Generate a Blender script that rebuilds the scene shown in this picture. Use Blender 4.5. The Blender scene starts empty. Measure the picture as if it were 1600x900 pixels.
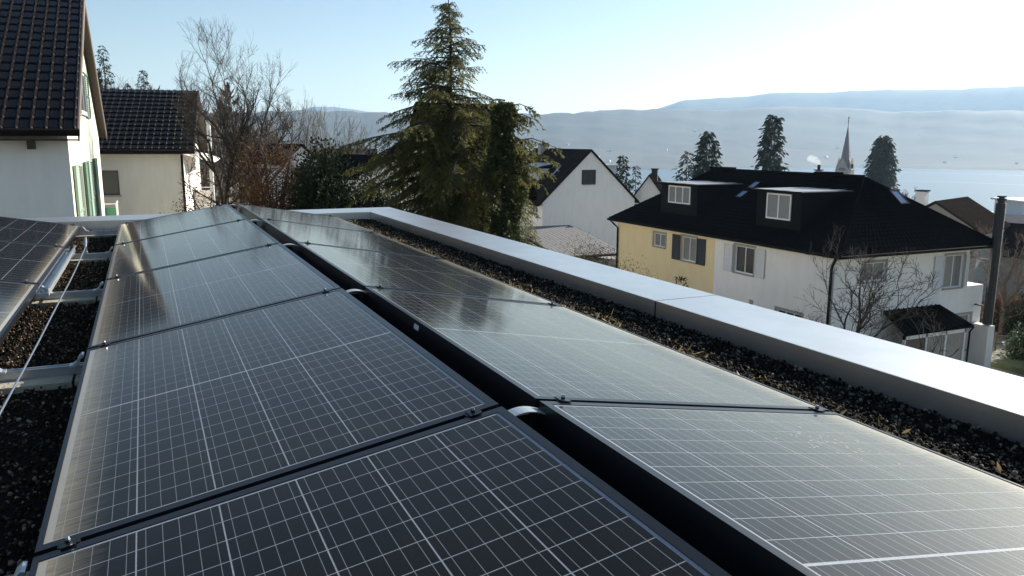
import bpy, bmesh, math, random
import numpy as np
from mathutils import Vector, Matrix

sc = bpy.context.scene
COL = sc.collection
R = math.radians
rng = np.random.default_rng(7)
random.seed(7)

# ------------------------------------------------------------------ camera
CAM = (-0.739, -1.678, 0.624)
cam_data = bpy.data.cameras.new("camera")
cam_data.sensor_width = 36.0
cam_data.lens = 28.0
cam_data.clip_start = 0.02
cam_data.clip_end = 60000
cam = bpy.data.objects.new("camera", cam_data)
COL.objects.link(cam)
yaw, pitch, roll = R(24.61), R(10.39), R(0.23)
fwd = Vector((math.sin(yaw) * math.cos(pitch), math.cos(yaw) * math.cos(pitch), -math.sin(pitch)))
rgt = Vector((math.cos(yaw), -math.sin(yaw), 0))
upv = rgt.cross(fwd)
r2 = math.cos(roll) * rgt + math.sin(roll) * upv
u2 = -math.sin(roll) * rgt + math.cos(roll) * upv
M = Matrix.Identity(4)
for i in range(3):
    M[i][0], M[i][1], M[i][2], M[i][3] = r2[i], u2[i], -fwd[i], CAM[i]
cam.matrix_world = M
sc.camera = cam

# ------------------------------------------------------------------ light
SUN_AZ, SUN_EL = R(74), R(21.5)
world = bpy.data.worlds.new("World")
sc.world = world
world.use_nodes = True
wn = world.node_tree
bg = wn.nodes["Background"]
sky = wn.nodes.new("ShaderNodeTexSky")
sky.sky_type = 'NISHITA'
sky.sun_disc = False
sky.sun_elevation = SUN_EL
sky.sun_rotation = SUN_AZ
sky.altitude = 450
sky.air_density = 1.0
sky.dust_density = 0.5
sky.ozone_density = 1.0
wn.links.new(sky.outputs[0], bg.inputs[0])
bg.inputs[1].default_value = 0.06
sun_data = bpy.data.lights.new("sun", 'SUN')
sun_data.energy = 4.7
sun_data.angle = R(0.5)
sun_data.color = (1.0, 0.95, 0.86)
sun = bpy.data.objects.new("sun", sun_data)
COL.objects.link(sun)
sd = Vector((math.sin(SUN_AZ) * math.cos(SUN_EL), math.cos(SUN_AZ) * math.cos(SUN_EL), math.sin(SUN_EL)))
sun.rotation_euler = sd.to_track_quat('Z', 'Y').to_euler()
sc.view_settings.view_transform = 'Standard'
sc.view_settings.look = 'None'
sc.view_settings.exposure = 1.2
sc.view_settings.gamma = 1.0
sc.cycles.max_bounces = 8
sc.cycles.volume_bounces = 1
sc.cycles.transparent_max_bounces = 12
HAZE_DENSITY = 0.85e-4

# ------------------------------------------------------------------ materials
MATS = {}
def mat(name, color, rough=0.7, var=0.0, vscale=3.0, bump=0.0, bscale=20.0, metal=0.0, spec=0.5, var2=None, coat=0.0,
        coat_rough=0.05, sheen=0.0, stretch=None, trans=0.0):
    if name in MATS:
        return MATS[name]
    m = bpy.data.materials.new(name)
    m.use_nodes = True
    nt = m.node_tree
    b = nt.nodes["Principled BSDF"]
    b.inputs["Base Color"].default_value = (*color, 1)
    b.inputs["Roughness"].default_value = rough
    b.inputs["Metallic"].default_value = metal
    b.inputs["Specular IOR Level"].default_value = spec
    b.inputs["Coat Weight"].default_value = coat
    b.inputs["Coat Roughness"].default_value = coat_rough
    b.inputs["Sheen Weight"].default_value = sheen
    tc = nt.nodes.new("ShaderNodeTexCoord")
    vec = tc.outputs["Object"]
    if stretch:
        mp = nt.nodes.new("ShaderNodeMapping")
        mp.inputs["Scale"].default_value = stretch
        nt.links.new(vec, mp.inputs[0]); vec = mp.outputs[0]
    if var > 0:
        n = nt.nodes.new("ShaderNodeTexNoise")
        n.inputs["Scale"].default_value = vscale
        n.inputs["Detail"].default_value = 8
        n.inputs["Roughness"].default_value = 0.65
        nt.links.new(vec, n.inputs["Vector"])
        rp = nt.nodes.new("ShaderNodeValToRGB")
        c2 = var2 or tuple(c * (1 + var) for c in color)
        rp.color_ramp.elements[0].color = (*[c * (1 - var) for c in color], 1)
        rp.color_ramp.elements[1].color = (*c2, 1)
        rp.color_ramp.elements[0].position = 0.3
        rp.color_ramp.elements[1].position = 0.72
        nt.links.new(n.outputs["Fac"], rp.inputs[0])
        nt.links.new(rp.outputs[0], b.inputs["Base Color"])
    if bump > 0:
        n2 = nt.nodes.new("ShaderNodeTexNoise")
        n2.inputs["Scale"].default_value = bscale
        n2.inputs["Detail"].default_value = 5
        nt.links.new(vec, n2.inputs["Vector"])
        bp = nt.nodes.new("ShaderNodeBump")
        bp.inputs["Strength"].default_value = bump
        bp.inputs["Distance"].default_value = 0.02
        nt.links.new(n2.outputs["Fac"], bp.inputs["Height"])
        nt.links.new(bp.outputs[0], b.inputs["Normal"])
    if trans > 0:
        out = nt.nodes["Material Output"]
        tl = nt.nodes.new("ShaderNodeBsdfTranslucent")
        tl.inputs["Color"].default_value = (*[min(1, c * 1.3) for c in color], 1)
        if var > 0:
            nt.links.new(rp.outputs[0], tl.inputs["Color"])
        mx = nt.nodes.new("ShaderNodeMixShader")
        mx.inputs[0].default_value = trans
        nt.links.new(b.outputs[0], mx.inputs[1]); nt.links.new(tl.outputs[0], mx.inputs[2])
        nt.links.new(mx.outputs[0], out.inputs[0])
    MATS[name] = m
    return m

def nodes_of(m):
    return m.node_tree.nodes, m.node_tree.links, m.node_tree.nodes["Principled BSDF"]

m_frame = mat("black_anodised", (0.010, 0.011, 0.014), 0.3, metal=0.0, spec=0.25)
m_alu = mat("aluminium", (0.40, 0.42, 0.46), 0.34, 0.12, 6, 0.05, 60, metal=0.9)
m_steel = mat("galvanised_steel", (0.55, 0.57, 0.58), 0.4, 0.2, 25, metal=0.85)
m_pad = mat("concrete_pad", (0.36, 0.32, 0.24), 0.9, 0.25, 9, 0.4, 60)
m_dark = mat("dark_membrane", (0.010, 0.009, 0.008), 0.95, 0.3, 8, spec=0.05)
m_sticker = mat("sticker", (0.75, 0.75, 0.72), 0.5)
m_coping = mat("coping_sheet", (0.71, 0.68, 0.64), 0.34, 0.10, 2.5, 0.04, 5, metal=0.93)
m_wall_own = mat("own_wall_render", (0.6, 0.6, 0.58), 0.9, 0.08, 2, 0.2, 80)
m_white = mat("white_render", (0.86, 0.83, 0.79), 0.92, 0.06, 1.6, 0.3, 60, stretch=(1.5, 1.5, 0.35))
m_offwhite = mat("aged_white_render", (0.76, 0.72, 0.67), 0.92, 0.08, 1.6, 0.3, 60, stretch=(1.5, 1.5, 0.35))
m_cream = mat("cream_render", (0.74, 0.72, 0.58), 0.92, 0.06, 0.8, 0.25, 60)
m_yellow = mat("yellow_render", (0.86, 0.69, 0.40), 0.92, 0.06, 1.4, 0.3, 60, stretch=(1.5, 1.5, 0.4))
m_roof_dark = mat("dark_roof_tiles", (0.007, 0.0068, 0.007), 1.0, 0.35, 3, 0.5, 30, spec=0.0)
m_roof_brown = mat("brown_roof_tiles", (0.022, 0.017, 0.015), 1.0, 0.4, 2, 0.5, 25, spec=0.0)
m_tile = mat("glazed_brown_tile", (0.011, 0.0075, 0.006), 0.27, 0.5, 1.3, spec=0.08)
m_wood = mat("dark_wood", (0.05, 0.035, 0.028), 0.7, 0.3, 6)
m_fascia = mat("brown_fascia", (0.13, 0.095, 0.075), 0.6, 0.15, 4)
m_winframe = mat("white_window_frame", (0.75, 0.75, 0.74), 0.45)
m_greyframe = mat("grey_stone_trim", (0.33, 0.32, 0.30), 0.8, 0.12, 5)
m_glass = mat("window_glass", (0.03, 0.035, 0.04), 0.04, spec=0.8)
m_curtain = mat("curtain_glass", (0.22, 0.22, 0.22), 0.15, 0.3, 7, spec=0.7, stretch=(6, 6, 0.6))
m_skyglass = mat("skylight_glass", (0.10, 0.16, 0.30), 0.05, spec=1.0)
m_green = mat("green_paint", (0.09, 0.17, 0.11), 0.5, 0.12, 5)
m_greenpale = mat("pale_green_paint", (0.26, 0.34, 0.27), 0.5, 0.1, 5)
m_greencloth = mat("green_balcony_cloth", (0.08, 0.24, 0.14), 0.7)
m_shut_dark = mat("dark_shutter", (0.03, 0.028, 0.028), 0.5, 0.2, 6)
m_shut_white = mat("white_shutter", (0.66, 0.66, 0.65), 0.5)
m_gutter = mat("brown_gutter", (0.014, 0.011, 0.010), 0.95, spec=0.06)
m_flue = mat("black_flue", (0.02, 0.02, 0.021), 0.5, 0.2, 8)
m_zinc = mat("bright_zinc", (0.62, 0.62, 0.61), 0.42, 0.1, 2, metal=0.8)
m_bark = mat("bark", (0.045, 0.036, 0.028), 0.95, 0.35, 12, 0.6, 30)
m_barklight = mat("grey_bark", (0.13, 0.105, 0.085), 0.95, 0.3, 9)
m_conifer = mat("conifer_needles", (0.072, 0.085, 0.022), 0.6, 0.55, 1.3, var2=(0.19, 0.18, 0.05), spec=0.3, trans=0.5)
m_ivy = mat("ivy_leaves", (0.030, 0.044, 0.015), 0.45, 0.6, 3, var2=(0.10, 0.12, 0.035), spec=0.3, trans=0.2)
m_farcon = mat("dark_needles", (0.030, 0.042, 0.026), 0.7, 0.5, 0.6, spec=0.2, trans=0.15)
m_seq = mat("sequoia_needles", (0.05, 0.062, 0.04), 0.6, 0.5, 0.5, spec=0.3, trans=0.25)
m_hedge = mat("hedge_leaves", (0.020, 0.028, 0.012), 0.7, 0.5, 1.5, spec=0.12, trans=0.15)
m_brownleaf = mat("russet_leaves", (0.15, 0.08, 0.038), 0.85, 0.4, 2, spec=0.1, trans=0.3)
m_rhodo = mat("glossy_leaves", (0.04, 0.065, 0.022), 0.22, 0.4, 3, spec=0.7, trans=0.1)
m_stone = mat("church_stone", (0.42, 0.38, 0.32), 0.9, 0.1, 0.5)
m_slate = mat("spire_slate", (0.20, 0.17, 0.17), 0.6, 0.1, 0.5)
m_modern = mat("modern_white", (0.66, 0.66, 0.65), 0.7)
m_terrace = mat("terrace_boards", (0.19, 0.18, 0.175), 0.85, 0.2, 3)

# gravel: per-stone random value attribute
def gravel_mat(name, dark, light):
    m = mat(name, dark, 0.9, spec=0.08)
    ns, ls, b = nodes_of(m)
    at = ns.new("ShaderNodeAttribute"); at.attribute_name = "rnd"
    rp = ns.new("ShaderNodeValToRGB")
    e = rp.color_ramp.elements
    e[0].color = (*dark, 1); e[1].color = (*light, 1)
    e[0].position = 0.35
    mid = e.new(0.78); mid.color = (*[(a * 0.72 + c * 0.28) for a, c in zip(dark, light)], 1)
    ls.new(at.outputs["Fac"], rp.inputs[0]); ls.new(rp.outputs[0], b.inputs["Base Color"])
    return m
m_gravel = gravel_mat("roof_gravel", (0.013, 0.010, 0.0075), (0.26, 0.21, 0.155))
m_substrate = gravel_mat("roof_substrate", (0.022, 0.014, 0.008), (0.27, 0.215, 0.15))

# solar cell + sheet : glass coat, dust speckle, printed busbars
CELL_P = 0.1575      # column pitch across the slope
def pv_mat(name, base, busbars, dirt_x=None, grid=False):
    m = bpy.data.materials.new(name); m.use_nodes = True
    ns, ls, b = nodes_of(m)
    tc = ns.new("ShaderNodeTexCoord")
    geo = ns.new("ShaderNodeNewGeometry")
    sp = ns.new("ShaderNodeTexNoise"); sp.inputs["Scale"].default_value = 420; sp.inputs["Detail"].default_value = 2
    ls.new(geo.outputs["Position"], sp.inputs["Vector"])
    rp = ns.new("ShaderNodeValToRGB")
    rp.color_ramp.elements[0].position = 0.42; rp.color_ramp.elements[0].color = (*base, 1)
    rp.color_ramp.elements[1].position = 0.75; rp.color_ramp.elements[1].color = (*[c * 1.5 + 0.004 for c in base], 1)
    ls.new(sp.outputs["Fac"], rp.inputs[0])
    # broad dust clouds
    cl = ns.new("ShaderNodeTexNoise"); cl.inputs["Scale"].default_value = 2.2; cl.inputs["Detail"].default_value = 5
    ls.new(geo.outputs["Position"], cl.inputs["Vector"])
    mx = ns.new("ShaderNodeMixRGB"); mx.blend_type = 'MIX'
    mr = ns.new("ShaderNodeMapRange"); mr.inputs[1].default_value = 0.35; mr.inputs[2].default_value = 0.8
    mr.inputs[3].default_value = 0.0; mr.inputs[4].default_value = 0.015
    ls.new(cl.outputs["Fac"], mr.inputs[0]); ls.new(mr.outputs[0], mx.inputs[0])
    ls.new(rp.outputs[0], mx.inputs[1]); mx.inputs[2].default_value = (0.35, 0.33, 0.29, 1)
    col = mx.outputs[0]
    sep = ns.new("ShaderNodeSeparateXYZ"); ls.new(tc.outputs["Object"], sep.inputs[0])
    def math_(op, a, bb=None):
        n = ns.new("ShaderNodeMath"); n.operation = op
        for i, v in enumerate((a, bb)):
            if v is None: continue
            if isinstance(v, (int, float)): n.inputs[i].default_value = v
            else: ls.new(v, n.inputs[i])
        return n.outputs[0]
    if busbars:
        # five thin collector lines per cell; object x runs across the cell from 0 to 0.156
        f = math_('FRACT', math_('ADD', math_('MULTIPLY', sep.outputs[0], 5 / 0.1545), 0.5))
        d = math_('ABSOLUTE', math_('SUBTRACT', f, 0.5 + 0.0))
        # line where distance to 0 or 1 is small -> d close to 0.5
        ln = math_('GREATER_THAN', math_('ABSOLUTE', math_('SUBTRACT', f, 0.5)), 2)
        c0 = math_('FRACT', math_('MULTIPLY', sep.outputs[0], 5 / 0.1545))
        ln = math_('LESS_THAN', math_('ABSOLUTE', math_('SUBTRACT', c0, 0.5)), 0.018)
        m2 = ns.new("ShaderNodeMixRGB"); ls.new(ln, m2.inputs[0]); ls.new(col, m2.inputs[1])
        m2.inputs[2].default_value = (0.22, 0.23, 0.25, 1); col = m2.outputs[0]
    if dirt_x:
        x0, x1 = dirt_x
        mr2 = ns.new("ShaderNodeMapRange"); mr2.inputs[1].default_value = x0; mr2.inputs[2].default_value = x1
        nz = ns.new("ShaderNodeTexNoise"); nz.inputs["Scale"].default_value = 60
        mp = ns.new("ShaderNodeMapping"); mp.inputs["Scale"].default_value = (0.2, 1.5, 1)
        ls.new(geo.outputs["Position"], mp.inputs[0]); ls.new(mp.outputs[0], nz.inputs["Vector"])
        ad = math_('ADD', sep.outputs[0], math_('MULTIPLY', math_('SUBTRACT', nz.outputs["Fac"], 0.5), 0.07))
        ls.new(ad, mr2.inputs[0])
        pw = math_('POWER', mr2.outputs[0], 1.6)
        m3 = ns.new("ShaderNodeMixRGB"); ls.new(math_('MULTIPLY', pw, 0.75), m3.inputs[0]); ls.new(col, m3.inputs[1])
        m3.inputs[2].default_value = (0.40, 0.34, 0.24, 1); col = m3.outputs[0]
    ls.new(col, b.inputs["Base Color"])
    b.inputs["Roughness"].default_value = 0.42
    b.inputs["Specular IOR Level"].default_value = 0.03
    gl = ns.new("ShaderNodeBsdfGlossy"); gl.inputs["Roughness"].default_value = 0.075; gl.inputs["Color"].default_value = (1.0, 0.94, 0.87, 1)
    fr = ns.new("ShaderNodeFresnel"); fr.inputs["IOR"].default_value = 1.215
    ms = ns.new("ShaderNodeMixShader")
    ls.new(fr.outputs[0], ms.inputs[0]); ls.new(b.outputs[0], ms.inputs[1]); ls.new(gl.outputs[0], ms.inputs[2])
    ls.new(ms.outputs[0], ns["Material Output"].inputs["Surface"])
    b.inputs["Sheen Weight"].default_value = 0.008
    b.inputs["Sheen Roughness"].default_value = 0.35
    return m
m_cell = pv_mat("solar_cell", (0.0045, 0.0045, 0.005), True)
m_cell_low = pv_mat("solar_cell_dusty", (0.0045, 0.0045, 0.005), True, dirt_x=(0.05, 0.165))
m_sheet = pv_mat("backing_sheet", (0.27, 0.28, 0.30), False, dirt_x=(0.93, 0.985))

# ------------------------------------------------------------------ mesh helpers
class MB:
    def __init__(s): s.v = []; s.f = []
    def add(s, vs, fs):
        o = len(s.v); s.v += [tuple(v) for v in vs]; s.f += [tuple(i + o for i in f) for f in fs]
    def box(s, x0, x1, y0, y1, z0, z1):
        s.add([(x0, y0, z0), (x1, y0, z0), (x1, y1, z0), (x0, y1, z0), (x0, y0, z1), (x1, y0, z1), (x1, y1, z1), (x0, y1, z1)],
              [(0, 3, 2, 1), (4, 5, 6, 7), (0, 1, 5, 4), (1, 2, 6, 5), (2, 3, 7, 6), (3, 0, 4, 7)])
    def obox(s, P, U, N, u0, u1, n0, n1, z0, z1):
        P, U, N = Vector(P), Vector(U), Vector(N); Z = Vector((0, 0, 1))
        vs = [P + U * u + N * n + Z * z for z in (z0, z1) for (u, n) in ((u0, n0), (u1, n0), (u1, n1), (u0, n1))]
        s.add(vs, [(0, 3, 2, 1), (4, 5, 6, 7), (0, 1, 5, 4), (1, 2, 6, 5), (2, 3, 7, 6), (3, 0, 4, 7)])
    def poly(s, pts): s.add(pts, [tuple(range(len(pts)))])
    def slab(s, pts, down):
        """closed plate: polygon pts and its copy moved by the vector down"""
        d = Vector(down); n = len(pts); p = [Vector(q) for q in pts]
        s.add(p + [q + d for q in p], [tuple(range(n)), tuple(range(2 * n - 1, n - 1, -1))] + [(i, n + i, n + (i + 1) % n, (i + 1) % n) for i in range(n)])
    def tube(s, pts, rad, n=6, cap=True):
        pts = [Vector(p) for p in pts]
        if not isinstance(rad, (list, tuple)): rad = [rad] * len(pts)
        o = len(s.v); prev = None
        for i, p in enumerate(pts):
            t = (pts[min(i + 1, len(pts) - 1)] - pts[max(i - 1, 0)])
            if t.length < 1e-9: t = Vector((0, 0, 1))
            t.normalize()
            a = prev if prev is not None else (Vector((1, 0, 0)) if abs(t.x) < 0.9 else Vector((0, 1, 0)))
            a = a - t * a.dot(t)
            if a.length < 1e-6: a = t.orthogonal()
            a.normalize(); prev = a; b = t.cross(a)
            for k in range(n):
                th = 2 * math.pi * k / n
                s.v.append(tuple(p + (a * math.cos(th) + b * math.sin(th)) * rad[i]))
        for i in range(len(pts) - 1):
            for k in range(n):
                s.f.append((o + i * n + k, o + i * n + (k + 1) % n, o + (i + 1) * n + (k + 1) % n, o + (i + 1) * n + k))
        if cap:
            s.f.append(tuple(o + k for k in range(n - 1, -1, -1)))
            e = o + (len(pts) - 1) * n
            s.f.append(tuple(e + k for k in range(n)))
    def mesh(s, name, m, smooth=False, recalc=True):
        me = bpy.data.meshes.new(name)
        me.from_pydata(s.v, [], s.f)
        if recalc:
            bm = bmesh.new(); bm.from_mesh(me); bmesh.ops.recalc_face_normals(bm, faces=bm.faces); bm.to_mesh(me); bm.free()
        if smooth:
            me.polygons.foreach_set("use_smooth", [True] * len(me.polygons))
        if m: me.materials.append(m)
        return me
    def build(s, name, m, parent=None, smooth=False, recalc=True, label=None, kind=None):
        o = bpy.data.objects.new(name, s.mesh(name, m, smooth, recalc))
        COL.objects.link(o)
        if parent: o.parent = parent
        if label: o['label'] = label
        if kind: o['kind'] = kind
        return o

def link_mesh(name, me, parent=None, loc=None, rot=None):
    o = bpy.data.objects.new(name, me); COL.objects.link(o)
    if parent: o.parent = parent
    if loc: o.location = loc
    if rot: o.rotation_euler = rot
    return o

def thing(name, label, cat, loc=(0, 0, 0), rz=0.0, group=None):
    o = bpy.data.objects.new(name, None); COL.objects.link(o)
    o.location = loc; o.rotation_euler = (0, 0, rz); o.empty_display_size = 0.3
    o['label'] = label; o['category'] = cat
    if group: o['group'] = group
    return o
def tag(o, label, cat, group=None, kind=None):
    if label: o['label'] = label
    if cat: o['category'] = cat
    if group: o['group'] = group
    if kind: o['kind'] = kind
    return o
def copy_tree(o, parent=None):
    c = o.copy(); COL.objects.link(c)
    if parent: c.parent = parent
    for ch in list(o.children): copy_tree(ch, c)
    return c

def quads_mesh(name, V, m, rnd=None, nper=4):
    """V: (n*nper,3) array; each run of nper vertices is one face"""
    n = len(V) // nper
    me = bpy.data.meshes.new(name)
    me.vertices.add(len(V)); me.vertices.foreach_set("co", np.asarray(V, np.float32).ravel())
    me.loops.add(len(V)); me.loops.foreach_set("vertex_index", np.arange(len(V), dtype=np.int32))
    me.polygons.add(n); me.polygons.foreach_set("loop_start", np.arange(0, len(V), nper, dtype=np.int32))
    me.update(calc_edges=True)
    if m: me.materials.append(m)
    return me
def unit(a):
    return a / np.maximum(1e-9, np.linalg.norm(a, axis=-1, keepdims=True))
def leaves(P, D, L, W, r=rng, flat=None):
    """diamond leaves starting at P along D"""
    n = len(P); D = unit(D)
    A = r.normal(size=(n, 3)) if flat is None else flat + r.normal(size=(n, 3)) * 0.35
    S = unit(np.cross(D, A)); L = np.broadcast_to(L, n)[:, None]; W = np.broadcast_to(W, n)[:, None]
    V = np.empty((n, 4, 3))
    V[:, 0] = P; V[:, 1] = P + D * L * 0.45 + S * W * 0.5; V[:, 2] = P + D * L; V[:, 3] = P + D * L * 0.45 - S * W * 0.5
    return V.reshape(-1, 3)

# ------------------------------------------------------------------ terrain, lake, hills
S_AZ = R(70)
S_X = [-9000, -400, -100, -30, 0, 12, 22, 32, 42, 60, 100, 200, 350, 600, 850, 900, 1000, 30000]
S_Z = [60, 40, 6, -2, -4, -4.6, -7.5, -9.3, -10.1, -11.2, -15, -24, -36, -58, -73, -77, -85, -92]
def ground_z(x, y):
    return float(np.interp(x * math.sin(S_AZ) + y * math.cos(S_AZ), S_X, S_Z))
def polar_grid(name, rs, azs, zf, m, kind, close=False):
    V = []; F = []
    for i, r in enumerate(rs):
        for j, a in enumerate(azs):
            x, y = r * math.sin(a), r * math.cos(a)
            V.append((x, y, zf(r, a, x, y)))
    n = len(azs)
    for i in range(len(rs) - 1):
        for j in range(n if close else n - 1):
            k = (j + 1) % n
            F.append((i * n + j, i * n + k, (i + 1) * n + k, (i + 1) * n + j))
    if close:
        F.append(tuple(range(n - 1, -1, -1)))
    mb = MB(); mb.v = V; mb.f = F
    o = mb.build(name, m, smooth=True); o['kind'] = kind
    return o
m_ground = mat("winter_grass", (0.14, 0.13, 0.075), 0.95, 0.4, 0.15, var2=(0.27, 0.24, 0.17))
m_forest = mat("hill_forest", (0.040, 0.047, 0.042), 0.95, 0.6, 0.006, var2=(0.062, 0.067, 0.055))
ns, ls, b = nodes_of(m_forest)
geo_ = ns.new("ShaderNodeNewGeometry"); mp_ = ns.new("ShaderNodeMapping"); mp_.inputs["Scale"].default_value = (0.0035, 0.0035, 0.012)
wn_ = ns.new("ShaderNodeTexNoise"); wn_.inputs["Scale"].default_value = 2.0
ls.new(geo_.outputs["Position"], mp_.inputs[0])
ls.new(mp_.outputs[0], wn_.inputs["Vector"])
ad_ = ns.new("ShaderNodeVectorMath"); ad_.operation = 'MULTIPLY_ADD'; ad_.inputs[1].default_value = (0.6, 0.6, 0.6)
ls.new(wn_.outputs["Color"], ad_.inputs[0]); ls.new(mp_.outputs[0], ad_.inputs[2])
vo_ = ns.new("ShaderNodeTexVoronoi"); vo_.inputs["Scale"].default_value = 1.0; ls.new(ad_.outputs[0], vo_.inputs["Vector"])
sp_ = ns.new("ShaderNodeSeparateColor"); ls.new(vo_.outputs["Color"], sp_.inputs[0])
fr_r = ns.new("ShaderNodeValToRGB"); fr_r.color_ramp.elements[0].position = 0.60; fr_r.color_ramp.elements[1].position = 0.72
fr_r.color_ramp.elements[0].color = (0, 0, 0, 1); fr_r.color_ramp.elements[1].color = (1, 1, 1, 1)
ls.new(sp_.outputs[0], fr_r.inputs[0])
mx_ = ns.new("ShaderNodeMixRGB"); ls.new(fr_r.outputs[0], mx_.inputs[0])
ls.new(b.inputs["Base Color"].links[0].from_socket, mx_.inputs[1]); mx_.inputs[2].default_value = (0.052, 0.057, 0.045, 1)
ls.new(mx_.outputs[0], b.inputs["Base Color"])
nr = np.random.default_rng(3)
PH = nr.uniform(0, 6.28, 40)
def wob(a, f, k): return math.sin(a * f + PH[k % 40])
polar_grid("ground", [3] + list(np.geomspace(6, 13000, 64)), np.linspace(-math.pi, math.pi, 97)[:-1],
           lambda r, a, x, y: ground_z(x, y) + (0.004 * r * (wob(a, 7, 1) + wob(a, 17, 2)) if 60 < r < 1500 and ground_z(x, y) > -70 else 0), m_ground, 'structure', True)
# lake
m_lake = mat("lake_water", (0.03, 0.05, 0.06), 0.28, spec=0.6)
ns, ls, b = nodes_of(m_lake)
tcx = ns.new("ShaderNodeTexCoord"); wv = ns.new("ShaderNodeTexNoise"); wv.inputs["Scale"].default_value = 0.25; wv.inputs["Detail"].default_value = 4
ls.new(tcx.outputs["Object"], wv.inputs["Vector"])
bpn = ns.new("ShaderNodeBump"); bpn.inputs["Strength"].default_value = 0.35; bpn.inputs["Distance"].default_value = 0.5
ls.new(wv.outputs["Fac"], bpn.inputs["Height"]); ls.new(bpn.outputs[0], b.inputs["Normal"])
mb = MB(); mb.poly([(-9000, -9000, -76), (12000, -9000, -76), (12000, 12000, -76), (-9000, 12000, -76)])
mb.build("lake", m_lake)['kind'] = 'structure'
for k, (D0, a0, a1, w) in enumerate(((2370, 41, 63, 8), (1800, 47, 62, 5))):
    mb = MB(); pts_i = []; pts_o = []
    for j in range(25):
        a = R(a0 + (a1 - a0) * j / 24); rr = D0 + 60 * math.sin(j * 0.2)
        pts_i.append((rr * math.sin(a), rr * math.cos(a), -75.9)); pts_o.append(((rr + w) * math.sin(a), (rr + w) * math.cos(a), -75.9))
    n = len(pts_i); mb.add(pts_i + pts_o, [(j, j + 1, n + j + 1, n + j) for j in range(n - 1)])
    mb.build("boat_wake", mat("wake_foam", (0.8, 0.82, 0.84), 0.5))['kind'] = 'structure'
# far hills : heights from the skyline, degrees of elevation at the crest distance
def fractal(a, seed):
    return sum(wob(a, f, seed + i) / (i + 1) for i, f in enumerate((31, 67, 143, 311, 590)))
A1 = [-90, -20, 5, 10.9, 15.6, 25.9, 34.8, 44.4, 49.8, 56.7, 70, 120, 180]; E1 = [0.8, 1.2, 1.7, 1.83, 1.79, 1.76, 2.2, 2.52, 2.25, 2.06, 2.2, 1.5, 1.0]
def z_hill1(r, a, x, y):
    t = (r - 2050 - 700 * max(0, min(1, (math.degrees(a) - 28) / 18))) / 1500
    el = np.interp(math.degrees(a), A1, E1); top = 4000 * math.tan(R(el)) + 0.6 + 5 * fractal(a, 5)
    if t <= 0: return -90
    if t < 1: return -77 + (top + 77) * (0.10 * t + 0.9 * t ** 1.5) + 4 * fractal(a + t, 9) * t
    return top - (t - 1) * 90
polar_grid("far_hills", [1950] + list(np.linspace(2150, 5200, 34)), np.linspace(R(-60), R(130), 420), z_hill1, m_forest, 'structure')
A2 = [-60, 20, 31, 34.1, 36.1, 39.9, 42.7, 49.7, 53.2, 55.2, 56.5, 62, 75, 130]; E2 = [-1, 0.5, 1.7, 2.29, 2.93, 3.19, 3.49, 3.47, 3.45, 3.58, 3.61, 3.8, 3.3, 1.5]
def z_hill2(r, a, x, y):
    t = (r - 5200) / 1200
    top = 6400 * math.tan(R(float(np.interp(math.degrees(a), A2, E2)))) + 5 * fractal(a, 15)
    if t < 1: return -90 + (top + 90) * max(0, t) ** 0.8
    return top - (t - 1) * 150
polar_grid("mountain_ridge", np.linspace(5200, 7600, 14), np.linspace(R(-60), R(130), 420), z_hill2, m_forest, 'structure')
A3 = [-60, 5, 9.6, 10.9, 12.2, 13.9, 15.6, 20, 30, 60]; E3 = [0.5, 1.6, 2.06, 2.34, 2.4, 2.2, 1.92, 1.5, 0.5, 0]
polar_grid("distant_mountain", np.linspace(7800, 9600, 8), np.linspace(R(-60), R(60), 260),
           lambda r, a, x, y: -90 + (8600 * math.tan(R(float(np.interp(math.degrees(a), A3, E3)))) + 90 + 4 * fractal(a, 22)) * max(0, 1 - abs(r - 8600) / 1000), m_forest, 'structure')
# white houses on the opposite shore
def far_house_mesh():
    mb = MB(); mb.box(-6, 6, -5, 5, -3, 5); me = mb.mesh("far_house", mat("far_white", (0.8, 0.8, 0.8), 0.8)); return me
fh = far_house_mesh()
def far_roof_mesh():
    mb = MB(); mb.add([(-7, -6, 5), (7, -6, 5), (7, 6, 5), (-7, 6, 5), (-7, 0, 8.5), (7, 0, 8.5)], [(0, 1, 5, 4), (2, 3, 4, 5), (0, 4, 3), (1, 2, 5), (0, 3, 2, 1)])
    return mb.mesh("roof", mat("far_roof", (0.6, 0.58, 0.56), 0.6))
fr_ = far_roof_mesh()
for k in range(20):
    a = R(nr.choice([nr.uniform(24, 32), nr.uniform(34, 60), nr.uniform(38, 58)])); rr = 2850 + 700 * nr.random() ** 1.7
    if math.degrees(a) < 34: rr -= 500
    x, y = rr * math.sin(a), rr * math.cos(a)
    o = link_mesh("far_house", fh, loc=(x, y, z_hill1(rr, a, x, y) - 0.3), rot=(0, 0, nr.uniform(0, 3)))
    tag(o, "tiny white house on the hazy slope across the lake", "house", "white houses across the lake")
    s = nr.uniform(0.5, 0.9); o.scale = (s, s, s)
    link_mesh("roof", fr_, o)

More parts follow.
